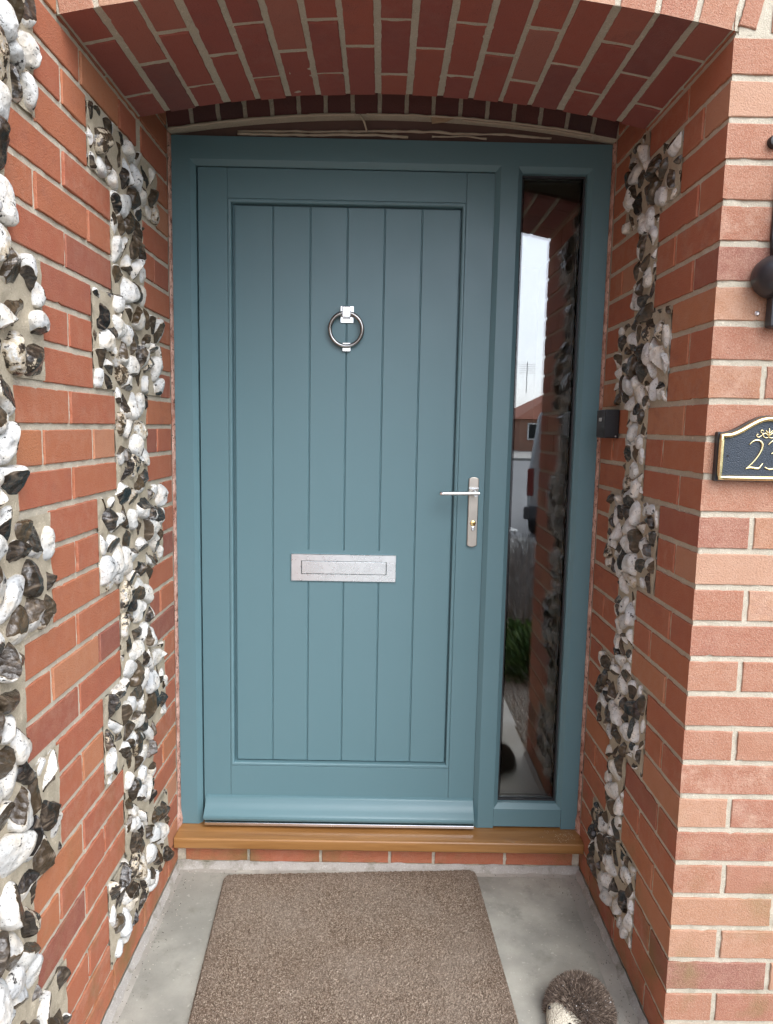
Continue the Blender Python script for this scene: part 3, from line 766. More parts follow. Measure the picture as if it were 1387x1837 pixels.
for gx in gro: prof += [(gx - .0032, YB), (gx - .0024, YB + .0006), (gx - .0006, YB + .0042), (gx + .0006, YB + .0042), (gx + .0024, YB + .0006), (gx + .0032, YB)]
prof += [(sx1 - .0165, YB), (sx1 - .0155, YB + .0008), (sx1 - .0155, .045)]
mb = MB(); za, zc = rz0 + .0155, rz1 - .0175; n = len(prof)
mb.add([(x, y, za) for x, y in prof] + [(x, y, zc) for x, y in prof], [(i, i + 1, n + i + 1, n + i) for i in range(n - 1)] + [tuple(range(n)), tuple(range(n, 2 * n))]); mb.build('board_panel', 'teal_paint', dr)
mb = MB(); mb.box(sx0 + .005, sx1 - .005, .044, .06, rz0 + .005, rz1 - .005); mb.build('panel_backing', 'teal_paint', dr)
mb = MB(); mb.box(.375, .63, YB - .0004, YB + .003, zf(-1.216), zf(-1.1165)); mb.build('letterbox_pad', 'teal_paint', dr, bevel=.0003)
wbp = [(YD + .001, 1.9055), (YD - .004, 1.9065), (YD - .008, 1.909), (YD - .0105, 1.914), (YD - .013, 1.922), (YD - .019, 1.931), (YD - .029, 1.941), (YD - .039, 1.948), (YD - .044, 1.953), (YD - .0455, 1.960), (YD - .043, 1.967), (YD - .037, 1.9695), (YD - .020, 1.9700), (YD + .001, 1.9705)]
mb = MB(); mb.extrude(wbp, lambda y, z: (.0795, y, ZT - z), lambda y, z: (.9245, y, ZT - z)); mb.build('weather_bar', 'teal_paint', dr, smooth=True, sharp=35, bevel=.0008)

# letter plate
def ppart(mb, name, mat, parent, **k): return mb.build(name, mat, parent, **k)
def child_empty_mesh(name, mb, mat, parent, **k): return mb.build(name, mat, parent, **k)
mb = MB(); LX0, LX1, LZ0, LZ1 = .3437, .6646, zf(-1.2125), zf(-1.1290)
a0, a1, b0, b1 = .3742, .6362, zf(-1.1912), zf(-1.1492); y1, y0 = YB - .0006, YB - .0065
ring_side(mb, (LX0, LX1, LZ0, LZ1), 'l', [(0, y1), (0, y0 + .0012), (.0012, y0)]); ring_side(mb, (LX0, LX1, LZ0, LZ1), 'r', [(0, y1), (0, y0 + .0012), (.0012, y0)])
ring_side(mb, (LX0, LX1, LZ0, LZ1), 't', [(0, y1), (0, y0 + .0012), (.0012, y0)]); ring_side(mb, (LX0, LX1, LZ0, LZ1), 'b', [(0, y1), (0, y0 + .0012), (.0012, y0)])
e = .0012
mb.quad((LX0 + e, y0, LZ0 + e), (a0, y0, b0), (a0, y0, b1), (LX0 + e, y0, LZ1 - e)); mb.quad((a1, y0, b0), (LX1 - e, y0, LZ0 + e), (LX1 - e, y0, LZ1 - e), (a1, y0, b1))
mb.quad((LX0 + e, y0, LZ1 - e), (a0, y0, b1), (a1, y0, b1), (LX1 - e, y0, LZ1 - e)); mb.quad((LX0 + e, y0, LZ0 + e), (LX1 - e, y0, LZ0 + e), (a1, y0, b0), (a0, y0, b0))
for s in 'lrtb': ring_side(mb, (a0, a1, b0, b1), s, [(0, y0), (.0006, y0 + .0008), (.0008, y0 + .004)])
lp = mb.build('letter_plate', 'satin_steel', dr)
mb = MB(); mb.box(a0 + .0022, a1 - .0022, y0 + .0006, y0 + .003, b0 + .0020, b1 - .0022); mb.build('letter_flap', 'satin_steel', lp, bevel=.0006)

# knocker
kc = Vector((.5030, YD, zf(-.455)))
mb = MB(); mb.box(.4855, .5205 + .004, YB - .006, YB - .0003, zf(-.437), zf(-.3885)); kn = mb.build('knocker', 'bright_steel', dr, bevel=.0012)
mb = MB(); mb.box(.4915, .5155, YB - .030, YB - .006, zf(-.424), zf(-.3925)); mb.build('hinge_block', 'bright_steel', kn, bevel=.0025)
mb = MB(); rc = (.5032, YB - .022, zf(-.4575)); RK = .0475
mb.tube([(rc[0] + RK * math.sin(t), rc[1] + .010 * (1 - math.cos(t)) * .35, rc[2] + RK * math.cos(t)) for t in [2 * math.pi * i / 72 for i in range(72)]], .0060, 14, closed=True); mb.build('knocker_ring', 'ring_steel', kn, smooth=True)
mb = MB(); mb.box(.4925, .5165, YB - .012, YB - .0003, zf(-.520), zf(-.494)); mb.build('striker', 'bright_steel', kn, bevel=.0016)

# handle
hx0, hx1 = .8775, .9075; hz0, hz1 = zf(-1.094), zf(-.884)
def plate_outline(x0, x1, z0, z1, bulge=.005, n=8):
    p = []
    for i in range(n + 1): a = i / n; p.append((x0 + (x1 - x0) * a, z0 - bulge * math.sin(math.pi * a) + .004))
    for i in range(n + 1): a = i / n; p.append((x1 - (x1 - x0) * a, z1 + bulge * math.sin(math.pi * a) - .004))
    return p
mb = MB(); mb.extrude(plate_outline(hx0, hx1, hz0, hz1), lambda x, z: (x, YD - .010, z), lambda x, z: (x, YD - .0003, z)); hn = mb.build('door_handle', 'aged_nickel', dr, bevel=.002)
mb = MB(); mb.box(hx0 + .001, hx1 - .001, YD - .017, YD - .0098, zf(-.918), zf(-.9135)); mb.lathe([(.0105, 0), (.0105, .006), (.0075, .008), (.0075, .040)], (.894, YD - .009, zf(-.930)), 'y', 24); mb.build('handle_boss', 'satin_steel', hn, smooth=True, sharp=40)
mb = MB(); mb.tube([(.9035, YD - .046, zf(-.9285)), (.9045, YD - .047, zf(-.9285)), (.86, YD - .048, zf(-.9290)), (.80, YD - .048, zf(-.9305)), (.7885, YD - .048, zf(-.9307)), (.7875, YD - .048, zf(-.9307))], [.0050, .0060, .0060, .0060, .0060, .0050], 18); mb.build('lever', 'bright_steel', hn, smooth=True, sharp=50)
mb = MB(); mb.lathe([(.0085, 0), (.0085, .0035), (.0072, .0045)], (.8932, YD - .010, zf(-1.022)), 'y', 24); mb.box(.8915, .8949, YD - .0153, YD - .0140, zf(-1.0262), zf(-1.018)); mb.build('lock_cylinder', 'brass', hn, smooth=True, sharp=40)
mb = MB(); mb.box(.8883, .8981, YD - .0135, YD - .0098, zf(-1.0455), zf(-1.031)); mb.build('cylinder_body', 'satin_steel', hn, bevel=.002)
mb = MB(); mb.box(.8923, .8941, YD - .0158, YD - .0150, zf(-1.0255), zf(-1.0185)); mb.build('keyway', 'dark_gap', hn)

# dark hall behind the glass
hl = thing('hallway', 'unlit hallway behind the glazed sidelight', 'hallway', (CX, 1.2, .1))
mb = MB(); x0, x1, y0_, y1_, z0_, z1_ = -.1, 1.6, .13, 2.6, .1, 2.4
mb.quad((x0, y1_, z0_), (x1, y1_, z0_), (x1, y1_, z1_), (x0, y1_, z1_)); mb.quad((x0, y0_, z0_), (x0, y1_, z0_), (x0, y1_, z1_), (x0, y0_, z1_)); mb.quad((x1, y0_, z0_), (x1, y1_, z0_), (x1, y1_, z1_), (x1, y0_, z1_))
mb.quad((x0, y0_, z1_), (x1, y0_, z1_), (x1, y1_, z1_), (x0, y1_, z1_)); mb.build('walls', 'interior', hl)
mb = MB(); mb.quad((x0, .06, z0_), (x1, .06, z0_), (x1, y1_, z0_), (x0, y1_, z0_)); mb.build('hall_floor', 'interior', hl)
mb = MB(); mb.box(.0, .985, .076, .13, .1, 2.35); mb.box(1.215, 1.6, .076, .13, .1, 2.35); mb.box(.985, 1.215, .076, .13, 2.115, 2.35); mb.build('inner_wall', 'interior', hl)

# sill
mb = MB(); yf = -.082; zt_ = .1200; th = .0345; r = .006
prof = [(.06, zt_)] + [(yf + r - r * math.sin(a), zt_ - r + r * math.cos(a)) for a in [math.pi / 2 * i / 5 for i in range(6)]] + [(yf + r - r * math.cos(a), zt_ - th + r - r * math.sin(a)) for a in [math.pi / 2 * i / 5 for i in range(6)]] + [(.06, zt_ - th)]
mb.extrude([(y, z) for y, z in prof], lambda y, z: (.0035, y, z), lambda y, z: (W - .0012, y, z))
tag(mb.build('door_sill', 'oak_stain', smooth=True, sharp=35, origin=(CX, 0, .1)), 'varnished golden wood sill under the teal door frame', 'sill')

# ------------------------------------------------------------------ doormat
mt = MB(); rs = random.Random(3)
c00, c10, c01, c11 = Vector((.158, -.088)), Vector((.932, -.046)), Vector((.197, -.70)), Vector((.962, -.69))
NX, NY = 290, 230; vs = []; cs = []
for i in range(NX + 1):
    for j in range(NY + 1):
        a, b = i / NX, j / NY
        # rounded corners
        ea, eb_ = min(a, 1 - a) * .775, min(b, 1 - b) * .61; rr = .022; sh = 0
        P = (c00 * (1 - a) + c10 * a) * (1 - b) + (c01 * (1 - a) + c11 * a) * b
        if ea < rr and eb_ < rr:
            ctr = Vector(((rr if a < .5 else 1 - rr), 0)); dx, dy = rr - ea, rr - eb_; d = math.hypot(dx, dy); m_ = max(dx, dy)
            k_ = (m_ / d) if d > 0 else 1
            ndx, ndy = dx * k_, dy * k_; na = (rr - ndx) / .775; nb = (rr - ndy) / .61; na = na if a < .5 else 1 - na; nb = nb if b < .5 else 1 - nb
            P = (c00 * (1 - na) + c10 * na) * (1 - nb) + (c01 * (1 - na) + c11 * na) * nb
        edge = min(i, NX - i, j, NY - j)
        h = .0115 + rs.uniform(-.0022, .0022) + .0012 * noise.noise(Vector((a * 9, b * 9, 0)))
        if edge == 0: h = .001
        elif edge == 1: h = .0075 + rs.uniform(-.001, .001)
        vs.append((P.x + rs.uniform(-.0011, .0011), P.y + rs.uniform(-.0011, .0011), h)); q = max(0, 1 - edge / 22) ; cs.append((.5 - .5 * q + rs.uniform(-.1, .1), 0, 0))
mt.v = vs; mt.f = [(i * (NY + 1) + j, (i + 1) * (NY + 1) + j, (i + 1) * (NY + 1) + j + 1, i * (NY + 1) + j + 1) for i in range(NX) for j in range(NY)]; mt.c = [(0, 0, 0)] * len(mt.f); mt.pc = cs
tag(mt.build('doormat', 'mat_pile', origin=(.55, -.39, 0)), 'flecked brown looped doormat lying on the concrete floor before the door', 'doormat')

# pale sawdust crumbs
db = MB(); rs = random.Random(9); simple('sawdust', (.72, .64, .52), .9)
def crumb(x, y, z, s):
    v = [Vector((rs.uniform(-s, s), rs.uniform(-s, s), rs.uniform(0, s))) for _ in range(6)]
    vs = [(x + s * rs.uniform(.5, 1), y, z), (x - s * rs.uniform(.5, 1), y, z), (x, y + s * rs.uniform(.5, 1), z), (x, y - s * rs.uniform(.5, 1), z), (x + rs.uniform(-.3, .3) * s, y, z + s), (x, y, z - s * .3)]
    db.add(vs, [(0, 2, 4), (2, 1, 4), (1, 3, 4), (3, 0, 4), (0, 5, 2), (2, 5, 1), (1, 5, 3), (3, 5, 0)])
for _ in range(80): crumb(1.235 - abs(rs.gauss(0, .055)), rs.uniform(-.075, -.008), .1205, rs.uniform(.0005, .0013))
for _ in range(45): crumb(rs.uniform(.01, .07), rs.uniform(-.5, -.06), .004, rs.uniform(.0006, .0018))
for _ in range(40): crumb(rs.uniform(.2, .9), rs.uniform(-.65, -.1), .0135, rs.uniform(.0007, .0016))
for _ in range(60): crumb(rs.uniform(.95, 1.2), rs.uniform(-.7, -.06), .0005, rs.uniform(.0006, .0015))
tag(db.build('sawdust', 'sawdust'), 'pale sawdust crumbs scattered over sill, mat and floor', 'sawdust', kind='stuff')

simple('grit', (.09, .08, .065), .9)
db = MB()
for _ in range(420):
    side_ = rs.random(); q = abs(rs.gauss(0, .035))
    x_, y_ = (q + .012, rs.uniform(-.95, -.06)) if side_ < .42 else ((W - .014 - q, rs.uniform(-.75, -.06)) if side_ < .85 else (rs.uniform(.02, W - .02), -.058 - q * .4))
    crumb(x_, y_, .0012, rs.uniform(.0006, .0020))
for _ in range(160): crumb(rs.uniform(.02, 1.24), rs.uniform(-.95, -.05), .0002, rs.uniform(.0005, .0012))
tag(db.build('grit', 'grit'), 'dark grit gathered along the edges of the concrete porch floor', 'grit', kind='stuff')

# ------------------------------------------------------------------ hedgehog boot brush
def bristle_mat():
    t = NT('bristle'); p = t.geo(); a = t.attr()
    t.set(t.ramp(a[0], [(0, (.045, .032, .024)), (.4, (.13, .095, .072)), (.75, (.25, .19, .145)), (1, (.46, .37, .29))]), .6, 0, .3)
bristle_mat()
t = NT('cream_pile'); p = t.geo(); v = t.n('ShaderNodeTexVoronoi'); v.inputs['Scale'].default_value = 300; t.l(p, v.inputs['Vector'])
t.set(t.mix(v.outputs['Distance'], (.66, .61, .49), (.40, .36, .28)), .9); t.bump(v.outputs['Distance'], .003)
simple('bead_black', (.01, .01, .012), .1)
HC = Vector((1.106, -.597, 0)); face_dir = Vector((-.80, -.60, 0)).normalized()
hg = thing('hedgehog_boot_brush', 'hedgehog shaped boot brush with brown bristle back and cream face on the floor', 'boot brush', tuple(HC))
RXY, HZ = .080, .090
rs = random.Random(4)
body = MB(); N1, N2 = 28, 14; vs = []
for i in range(N2 + 1):
    el = math.pi / 2 * i / N2
    for k in range(N1):
        a = 2 * math.pi * k / N1; vs.append((HC.x + RXY * .96 * math.cos(el) * math.cos(a), HC.y + RXY * .96 * math.cos(el) * math.sin(a), .004 + HZ * .96 * math.sin(el)))
body.add(vs, [(i * N1 + k, i * N1 + (k + 1) % N1, (i + 1) * N1 + (k + 1) % N1, (i + 1) * N1 + k) for i in range(N2) for k in range(N1)], (.05, 0, 0)); body.build('body', 'bristle', hg, smooth=True)
br = MB()
for _ in range(11000):
    a = rs.uniform(0, 2 * math.pi); s = rs.random(); el = math.asin(s * .99)
    n_ = Vector((math.cos(el) * math.cos(a), math.cos(el) * math.sin(a), math.sin(el)))
    if n_.x * face_dir.x + n_.y * face_dir.y > .78 and el < .9: continue
    B = HC + Vector((n_.x * RXY * .95, n_.y * RXY * .95, .004 + n_.z * HZ * .95))
    d = (n_ + Vector((rs.gauss(0, .3), rs.gauss(0, .3), rs.gauss(0, .3))) - face_dir * .12).normalized(); L = rs.uniform(.008, .015)
    sdv = d.cross(Vector((rs.random(), rs.random(), rs.random()))).normalized() * rs.uniform(.0006, .0011); up_ = d.cross(sdv).normalized() * sdv.length
    tone = (min(1, max(0, rs.gauss(.38, .30))), 0, 0)
    br.add([B + sdv, B - sdv * .5 + up_, B - sdv * .5 - up_, B + d * L + Vector((0, 0, -.001))], [(0, 1, 3), (1, 2, 3), (2, 0, 3)], tone)
bo = br.build('bristles', 'bristle', hg); bo['kind'] = 'stuff'
fc = MB(); N1, N2 = 40, 22; vs = []; side = Vector((-face_dir.y, face_dir.x, 0)); FCt = HC + face_dir * .040 + Vector((0, 0, .026))
for i in range(N2 + 1):
    th = math.pi * i / N2
    for k in range(N1):
        a = 2 * math.pi * k / N1; l_ = -math.cos(th); rr_ = math.sin(th)
        rl = .062 if l_ > 0 else .03; taper = 1 - .35 * max(0, l_)
        P = FCt + face_dir * (l_ * rl) + side * (rr_ * math.cos(a) * .056 * taper) + Vector((0, 0, rr_ * math.sin(a) * .042 * taper - .006 * max(0, l_)))
        P += (P - FCt).normalized() * rs.uniform(-.0009, .0009); P.z = max(.002, P.z); vs.append(P)
fc.add(vs, [(i * N1 + k, i * N1 + (k + 1) % N1, (i + 1) * N1 + (k + 1) % N1, (i + 1) * N1 + k) for i in range(N2) for k in range(N1)]); fc.build('face', 'cream_pile', hg, smooth=True)
def ball(name, c, r, mat, parent):
    m_ = MB(); m_.lathe([(r * math.sin(math.pi * (i + .01) / 12.02), -r * math.cos(math.pi * (i + .01) / 12.02)) for i in range(13)], tuple(c), 'z', 20); return m_.build(name, mat, parent, smooth=True)
ball('nose', FCt + face_dir * .064 + Vector((0, 0, -.004)), .008, 'bead_black', hg)
for s in (-1, 1): ball('eye', FCt + face_dir * .034 + side * s * .030 + Vector((0, 0, .016)), .0042, 'bead_black', hg)
db2 = MB(); db, keepdb = db2, db
for _ in range(26):
    a = rs.uniform(0, 6.28); s = rs.uniform(.5, .98); el = math.asin(s); q = HC + Vector((math.cos(el) * math.cos(a) * (RXY + .006), math.cos(el) * math.sin(a) * (RXY + .006), HZ * s + .006)); crumb(q.x, q.y, q.z, rs.uniform(.0009, .0019))
tag(db.build('foam_crumbs', 'plastic_white'), 'white foam crumbs caught in the hedgehog brush bristles', 'crumbs', kind='stuff')

# ------------------------------------------------------------------ door bell box on the right reveal
bz0, bz1 = zf(-.757), zf(-.680); byo, byi = -.186, -.128
bl = thing('doorbell_box', 'small black plastic doorbell box fixed to the right reveal beside the frame', 'doorbell', (W, -.16, bz0))
mb = MB(); mb.box(W - .040, W - .0008, byo, byi + .02, bz0, bz1); mb.build('housing', 'black_plastic', bl, bevel=.003, segs=3)
mb = MB(); mb.box(W - .0405, W - .008, byo - .0012, byo, bz0 + .004, bz1 - .016); mb.build('cover', 'black_plastic', bl, bevel=.0005)
mb = MB(); mb.box(W - .0425, W - .0402, byi - .028, byi - .008, zf(-.712), zf(-.702)); mb.build('push_button', 'button_grey', bl, bevel=.0008)
mb = MB(); mb.lathe([(.0022, 0), (.0022, .001), (.001, .0016)], (W - .010, byo - .0012, bz0 + .005), 'y', 12); mb.build('screw', 'screw_steel', bl)

# ------------------------------------------------------------------ number plaque
PX, PZ = 1.3735, 0
def plaque_outline(s=1.0, inset=0):
    hw = .0985 - inset; zb_ = zf(-.8315) + inset; zs_ = zf(-.7355) - inset
    top = []
    for i in range(25):
        a = i / 24; x = -hw + 2 * hw * a; t_ = abs(x) / hw
        z = zs_ + .034 * (0.5 + .5 * math.cos(math.pi * min(1, t_ * 1.12))) ** .9
        top.append((PX + x, z))
    return [(PX + hw, zb_), (PX - hw, zb_)] + top[:0] + [(x, z) for x, z in top]
simple('plaque_blue', (.018, .028, .042), .45, bs=400, bd=.0016)
yp = -D - .0012
pq = thing('house_number_plaque', 'brass edged dark blue plaque reading 23 on the right pier', 'plaque', (PX, yp, zf(-.83)))
mb = MB(); mb.extrude(plaque_outline(), lambda x, z: (x, yp - .012, z), lambda x, z: (x, yp, z)); mb.build('backing', 'black_iron', pq)
mb = MB(); mb.extrude(plaque_outline(inset=.003), lambda x, z: (x, yp - .0145, z), lambda x, z: (x, yp - .011, z)); mb.build('plate', 'plaque_blue', pq)
o = plaque_outline(inset=.0065); loop = []
for i in range(len(o)):
    a, b = o[i], o[(i + 1) % len(o)]; m_ = 8 if i in (0, 1, len(o) - 1) else 1
    for j in range(m_): loop.append((a[0] + (b[0] - a[0]) * j / m_, yp - .0165, a[1] + (b[1] - a[1]) * j / m_))
mb = MB(); mb.tube(loop, .0050, 12, closed=True); mb.build('brass_rim', 'polished_brass', pq, smooth=True)
def stroke(name, pts, r, mat='polished_brass', y=yp - .0155, parent=pq, close=False):
    P = [Vector((x, y, z)) for x, z in pts]; out = []
    for i in range(len(P) - 1):
        p0, p1, p2, p3 = P[max(i - 1, 0)], P[i], P[i + 1], P[min(i + 2, len(P) - 1)]
        for j in range(6):
            t_ = j / 6; out.append(.5 * ((2 * p1) + (p2 - p0) * t_ + (2 * p0 - 5 * p1 + 4 * p2 - p3) * t_ * t_ + (3 * p1 - p0 - 3 * p2 + p3) * t_ ** 3))
    out.append(P[-1]); n_ = len(out)
    rr = [r * (.55 + .55 * math.sin(math.pi * min(1, (i + 1) / (n_ * .97)))) for i in range(n_)]
    mb_ = MB(); mb_.tube(out, rr, 8); return mb_
def cp(u, v):     # crop pixel of the photograph -> plaque coordinates
    return (PX + (u - 1190) / 11.56 / 1009.0 , zf(-.7435) - (v - 600) / 11.56 / 1009.0 * 1.0)
N2_ = [cp(*q) for q in [(765, 780), (830, 710), (930, 680), (1030, 720), (1060, 820), (1020, 960), (930, 1110), (820, 1240), (720, 1335)]]
N2b = [cp(*q) for q in [(715, 1335), (820, 1305), (1000, 1320), (1060, 1260), (1095, 1205)]]
m1 = stroke('n', N2_, .0022); m2_ = stroke('n', N2b, .0020)
m1.add(m2_.v, m2_.f); m1.build('numeral_two', 'polished_brass', pq, smooth=True)
N3 = [cp(*q) for q in [(1195, 780), (1260, 710), (1360, 680), (1450, 720), (1470, 820), (1400, 920), (1275, 985)]]
N3b = [cp(*q) for q in [(1300, 965), (1400, 960), (1490, 1030), (1520, 1140), (1470, 1260), (1360, 1320), (1240, 1330), (1150, 1290)]]
m1 = stroke('n', N3, .0022); m2_ = stroke('n', N3b, .0022); m1.add(m2_.v, m2_.f); m1.build('numeral_three', 'polished_brass', pq, smooth=True)
sc = MB()
def mir(q): return (2380 - q[0], q[1])
for pts in [[(1190, 600), (1150, 540), (1100, 500)], [(1180, 610), (1120, 620), (1070, 590), (1060, 540), (1110, 520), (1130, 560)], [(1050, 540), (1000, 590), (950, 610), (910, 580), (925, 540), (960, 555)], [(1100, 520), (1040, 520), (1000, 490), (1010, 450), (1060, 460), (1050, 490)], [(1185, 520), (1150, 490), (1115, 450)]]:
    for q in (pts, [mir(p_) for p_ in pts]): s_ = stroke('n', [cp(*z) for z in q], .0010); sc.add(s_.v, s_.f)
s_ = stroke('n', [cp(1190, 620), cp(1188, 500), cp(1190, 400)], .0018); sc.add(s_.v, s_.f)
sc.build('scroll_crest', 'polished_brass', pq, smooth=True)
for sx in (-1, 1):
    mb = MB(); mb.lathe([(.0022, 0), (.0022, .0008)], (PX + sx * .0775, yp - .0145, zf(-.782)), 'y', 14); mb.build('screw', 'dark_gap', pq)

# small loose screw above
mb = MB(); mb.lathe([(.0048, 0), (.0048, .001), (.0030, .0022), (.0008, .0018)], (0, 0, 0), 'y', 20); mb.box(-.0022, .0022, -.0026, -.0019, -.0005, .0005)
tag(mb.build('wall_screw', 'screw_steel', smooth=True, sharp=40, origin=(1.3395, -D, zf(-.505))), 'single steel screw head in the front brick wall above the number plaque', 'screw')
bpy.data.objects['wall_screw'].location = (1.3395, -D - .0005, zf(-.505)); bpy.data.objects['wall_screw'].data.transform(Matrix.Translation((1.3395, -D, zf(-.505))))

# ------------------------------------------------------------------ black wall lantern bracket, mostly out of frame
ln = thing('wall_lantern', 'black iron wall lantern at the right edge above the plaque', 'lantern', (1.372, -D, zf(-.5)))
bx = 1.372
mb = MB(); o_ = [(-.012, -.52), (.012, -.52), (.014, -.44), (.020, -.36), (.018, -.27), (.010, -.20), (-.010, -.20), (-.018, -.27), (-.020, -.36), (-.014, -.44)]
mb.extrude([(bx + x, zf(z)) for x, z in o_], lambda x, z: (x, -D - .010, z), lambda x, z: (x, -D - .001, z)); mb.build('wall_plate', 'black_iron', ln, bevel=.002)
mb = MB(); mb.lathe([(.0001, .068), (.010, .066), (.022, .060), (.032, .050), (.038, .036), (.040, .022), (.039, .010), (.034, .001)][::-1], (1.356, -D, zf(-.4400)), 'y', 36); mb.build('ball_boss', 'black_iron', ln, smooth=True)
mb = MB(); mb.tube([(1.365, -D - .012, zf(-.40)), (1.363, -D - .022, zf(-.37)), (1.366, -D - .026, zf(-.33)), (1.374, -D - .024, zf(-.29)), (1.392, -D - .03, zf(-.25)), (1.43, -D - .06, zf(-.20)), (1.46, -D - .10, zf(-.19))], [.011, .012, .0095, .008, .008, .008, .008], 14); mb.build('bracket_arm', 'black_iron', ln, smooth=True)
mb = MB(); mb.box(1.352, 1.39, -D - .03, -D - .006, zf(-.535), zf(-.46)); mb.build('lower_block', 'black_iron', ln, bevel=.004)
mb = MB(); mb.lathe([(.0118, .001), (.0118, .008), (.0100, .012), (.004, .013)], (1.3445, -D, zf(-.190)), 'y', 24); mb.build('fixing_washer', 'black_plastic', ln, smooth=True, sharp=40)
mb = MB(); mb.lathe([(.0052, .0125), (.0052, .016), (.003, .0172)], (1.3455, -D, zf(-.190)), 'y', 16); mb.build('screw', 'screw_steel', ln, smooth=True, sharp=40)
mb = MB(); cxl, cyl, czl = 1.50, -D - .12, zf(-.20)
mb.lathe([(.07, -.24), (.075, -.235), (.075, -.22), (.085, -.03), (.10, -.02), (.02, .06), (.008, .09)], (cxl, cyl, czl), 'z', 6); mb.build('lantern_body', 'black_iron', ln)

# ------------------------------------------------------------------ the street behind the camera (seen in the glass)
def leaf_shrub(name, label, cat, x, y, z, r, h, n, cols, seed, blade=(.004, .07), group=None, up_=.6):
    rs = random.Random(seed); th_ = thing(name, label, cat, (x, y, z), group)
    mname = name + '_leaf_' + str(seed); t = NT(mname); a = t.attr(); t.set(t.ramp(a[0], [(0, cols[0]), (.5, cols[1]), (1, cols[2])]), .7)
    mb = MB(); st = MB()
    for _ in range(n):
        a = rs.uniform(0, 6.283); el = math.asin(rs.uniform(0, 1)); q = rs.uniform(.35, 1) * (1 + .25 * noise.noise(Vector((math.cos(a) * 2 + seed, math.sin(a) * 2, el * 2))))
        B = Vector((x + r * q * math.cos(el) * math.cos(a), y + r * q * math.cos(el) * math.sin(a), z + h * q * math.sin(el)))
        d = Vector((math.cos(a) * math.cos(el) + rs.gauss(0, .35), math.sin(a) * math.cos(el) + rs.gauss(0, .35), math.sin(el) + up_)).normalized(); L = blade[1] * rs.uniform(.5, 1.3)
        s_ = d.cross(Vector((rs.random() - .5, rs.random() - .5, rs.random()))).normalized() * blade[0] * rs.uniform(.6, 1.3)
        mb.add([B, B + d * L * .5 + s_, B + d * L, B + d * L * .5 - s_], [(0, 1, 2, 3)], (rs.random(), 0, 0))
    for _ in range(14):
        a = rs.uniform(0, 6.283); st.tube([(x, y, z - .03), (x + r * .5 * math.cos(a), y + r * .5 * math.sin(a), z + h * .5)], [.006, .003], 5)
    mb.build('foliage', mname, th_); st.build('stem', 'soil', th_)
lav = [(.10, .09, .08), (.22, .21, .20), (.36, .35, .35)]
leaf_shrub('lavender_shrub', 'grey twiggy lavender shrub nearest the porch path', 'shrub', 1.62, -2.65, -.03, .38, .42, 2600, lav, 1, (.0022, .12), 'grey shrubs along the path')
leaf_shrub('lavender_shrub', 'middle grey twiggy lavender shrub along the path', 'shrub', 1.80, -3.45, -.03, .42, .46, 2600, lav, 2, (.0024, .12), 'grey shrubs along the path')
leaf_shrub('lavender_shrub', 'grey twiggy lavender shrub nearest the road', 'shrub', 1.95, -4.25, -.03, .42, .42, 2600, lav, 3, (.0024, .12), 'grey shrubs along the path')
gr_ = [(.02, .05, .012), (.06, .14, .03), (.14, .26, .06)]
leaf_shrub('garden_plant', 'leafy green garden plant close to the porch pier', 'plant', 1.50, -1.75, -.03, .20, .26, 1500, gr_, 5, (.009, .05), 'green plants in the flower bed')
leaf_shrub('garden_plant', 'leafy green garden plant beside the grey shrubs', 'plant', 1.47, -2.10, -.03, .17, .22, 1200, gr_, 6, (.008, .05), 'green plants in the flower bed')
gs = MB(); rs = random.Random(2); db = gs
for _ in range(1500): crumb(rs.uniform(1.28, 1.55), rs.uniform(-1.9, -.8), -.028, rs.uniform(.006, .016))
tag(gs.build('gravel', 'gravel_stone'), 'pale gravel between path and flower bed', 'gravel', kind='stuff')

# silver van
simple('van_silver', (.34, .35, .37), .3, .6); simple('van_glass', (.02, .022, .025), .08); simple('van_trim', (.04, .04, .045), .5); simple('plate_yellow', (.65, .42, .03), .5); simple('lamp_red', (.14, .02, .02), .2); simple('tyre', (.02, .02, .02), .8)
vx, vy, vz = 3.40, -7.55, -.15
vn = thing('parked_van', 'silver van parked at the kerb, rear towards the porch', 'van', (vx - .9, vy, vz))
mb = MB(); hw = .90
sec = [(-hw, .28), (-hw, .95), (-hw + .10, 1.72), (-hw + .22, 1.86), (hw - .22, 1.86), (hw - .10, 1.72), (hw, .95), (hw, .28)]
mb.extrude(sec, lambda x, z: (vx + x, vy, vz + z), lambda x, z: (vx + x, vy - 3.5, vz + z)); 
mb.extrude([(-hw, .28), (-hw, 1.0), (hw, 1.0), (hw, .28)], lambda x, z: (vx + x, vy - 3.5, vz + z), lambda x, z: (vx + x * .92, vy - 4.5, vz + z * .92)); mb.build('body', 'van_silver', vn, bevel=.05, segs=3)
mb = MB(); mb.extrude([(-.70, 1.02), (.70, 1.02), (.62, 1.60), (-.62, 1.60)], lambda x, z: (vx + x, vy + .006, vz + z), lambda x, z: (vx + x, vy - .02, vz + z)); mb.build('rear_window', 'van_glass', vn)
mb = MB(); mb.box(vx - hw - .006, vx - hw + .02, vy - 3.2, vy - 1.9, vz + 1.0, vz + 1.5); mb.build('side_window', 'van_glass', vn)
mb = MB(); mb.box(vx - .93, vx + .93, vy - .02, vy + .10, vz + .30, vz + .48); mb.build('bumper', 'van_trim', vn, bevel=.03)
mb = MB(); mb.box(vx - .62, vx - .12, vy + .005, vy + .012, vz + .70, vz + .84); mb.build('number_plate', 'plate_yellow', vn)
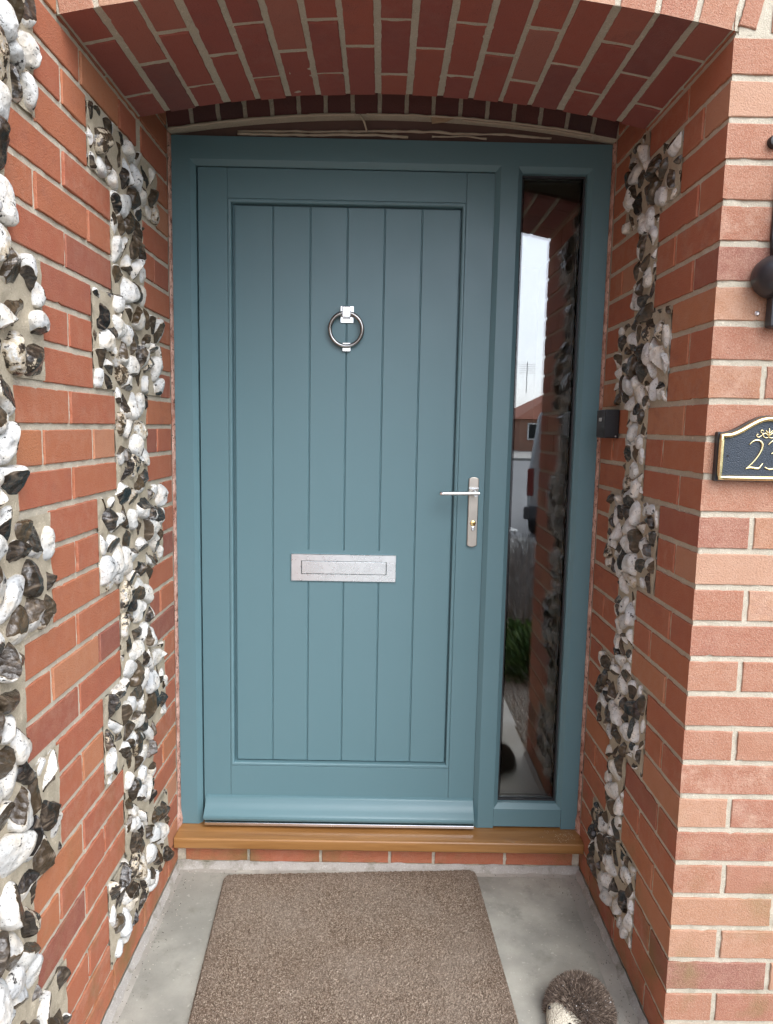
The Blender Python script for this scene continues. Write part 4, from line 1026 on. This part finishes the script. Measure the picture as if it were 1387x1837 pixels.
for s in (-1, 1):
    mb = MB(); mb.box(vx + s * .86 - .045, vx + s * .86 + .045, vy - .03, vy + .012, vz + .62, vz + 1.0); mb.build('tail_light', 'lamp_red', vn, bevel=.01)
    for yy in (.75, 3.6):
        mb = MB(); mb.lathe([(.31, -.1), (.33, -.06), (.33, .06), (.31, .1)], (vx + s * .84, vy - yy, vz + .33), 'x', 24); mb.build('wheel', 'tyre', vn, smooth=True, sharp=40)

vn.rotation_euler = (0, 0, R(20)); vn.location = (2.62, -7.6, vz)

# bungalows across the street
def tiles():
    t = NT('roof_tiles'); p = t.geo(); w_ = t.n('ShaderNodeTexWave'); w_.inputs['Scale'].default_value = 4; w_.bands_direction = 'Z'; t.l(p, w_.inputs[0]); f = t.noise(p, 3, 4)
    t.set(t.mix(f, (.30, .09, .05), (.44, .16, .09)), .85); t.bump(w_.outputs['Fac'], .03)
tiles()
t = NT('far_brick'); bt = t.n('ShaderNodeTexBrick'); p = t.geo(); mp = t.n('ShaderNodeMapping'); mp.inputs['Rotation'].default_value = (math.pi / 2, 0, 0); t.l(p, mp.inputs[0]); t.l(mp.outputs[0], bt.inputs[0])
bt.inputs['Scale'].default_value = 4.0; bt.inputs['Color1'].default_value = (.34, .13, .08, 1); bt.inputs['Color2'].default_value = (.42, .19, .12, 1); bt.inputs['Mortar'].default_value = (.42, .38, .3, 1); t.set(bt.outputs[0], .9)
simple('garage_brown', (.12, .09, .07), .6)
def bungalow(label, x0, x1, y0, y1, z0, ze, zr, win, garage=None):
    b = thing('bungalow', label, 'house', ((x0 + x1) / 2, (y0 + y1) / 2, z0), 'bungalows across the street')
    mb = MB(); mb.box(x0, x1, y0, y1, z0, ze); mb.build('wall', 'far_brick', b)
    mb = MB(); ov = .35; xm = (x0 + x1) / 2; ym = (y0 + y1) / 2; d_ = min(x1 - x0, y1 - y0) / 2
    v = [(x0 - ov, y0 - ov, ze), (x1 + ov, y0 - ov, ze), (x1 + ov, y1 + ov, ze), (x0 - ov, y1 + ov, ze), (x0 + d_, ym, zr), (x1 - d_ + .01, ym, zr)]
    mb.add(v, [(0, 1, 5, 4), (1, 2, 5), (2, 3, 4, 5), (3, 0, 4), (0, 3, 2, 1)]); rf = mb.build('roof', 'roof_tiles', b)
    mb = MB(); mb.box(xm - .3, xm + .3, ym - .3, ym + .3, zr - .4, zr + .7); mb.build('chimney', 'far_brick', rf)
    for wx in win:
        mb = MB(); rect_ring(mb, wx, wx + 1.5, z0 + .85, z0 + 1.95, .09, y1 + .0, y1 + .06); mb.box(wx + .70, wx + .80, y1 + .003, y1 + .055, z0 + .94, z0 + 1.86); wnd = mb.build('window', 'plastic_white', b)
        mb = MB(); mb.box(wx + .05, wx + 1.45, y1 + .002, y1 + .02, z0 + .9, z0 + 1.9); mb.build('pane', 'van_glass', wnd)
    if garage is not None:
        mb = MB(); mb.box(garage, garage + 2.3, y1 + .002, y1 + .05, z0, z0 + 1.95); mb.build('garage_door', 'garage_brown', b)
bungalow('brick bungalow with white windows and hipped tiled roof across the street', 9.6, 20, -56, -45, -.15, 2.05, 5.2, (10.1, 14.5))
bungalow('low tiled garage block left of the bungalow across the street', -2, 9.3, -58, -50, -.15, 2.0, 3.6, (), 6.6)
simple('aerial_metal', (.25, .25, .26), .4, .8)
an = MB(); an.tube([(10.9, -50, 4.0), (10.9, -50, 6.2)], .025, 6)
for i in range(5): an.tube([(10.3, -50 + i * .0, 5.4 + i * .15), (11.5, -50, 5.4 + i * .15)], .012, 5)
tag(an.build('television_aerial', 'aerial_metal', origin=(10.9, -50, 4)), 'thin television aerial above the bungalow roof across the street', 'aerial')
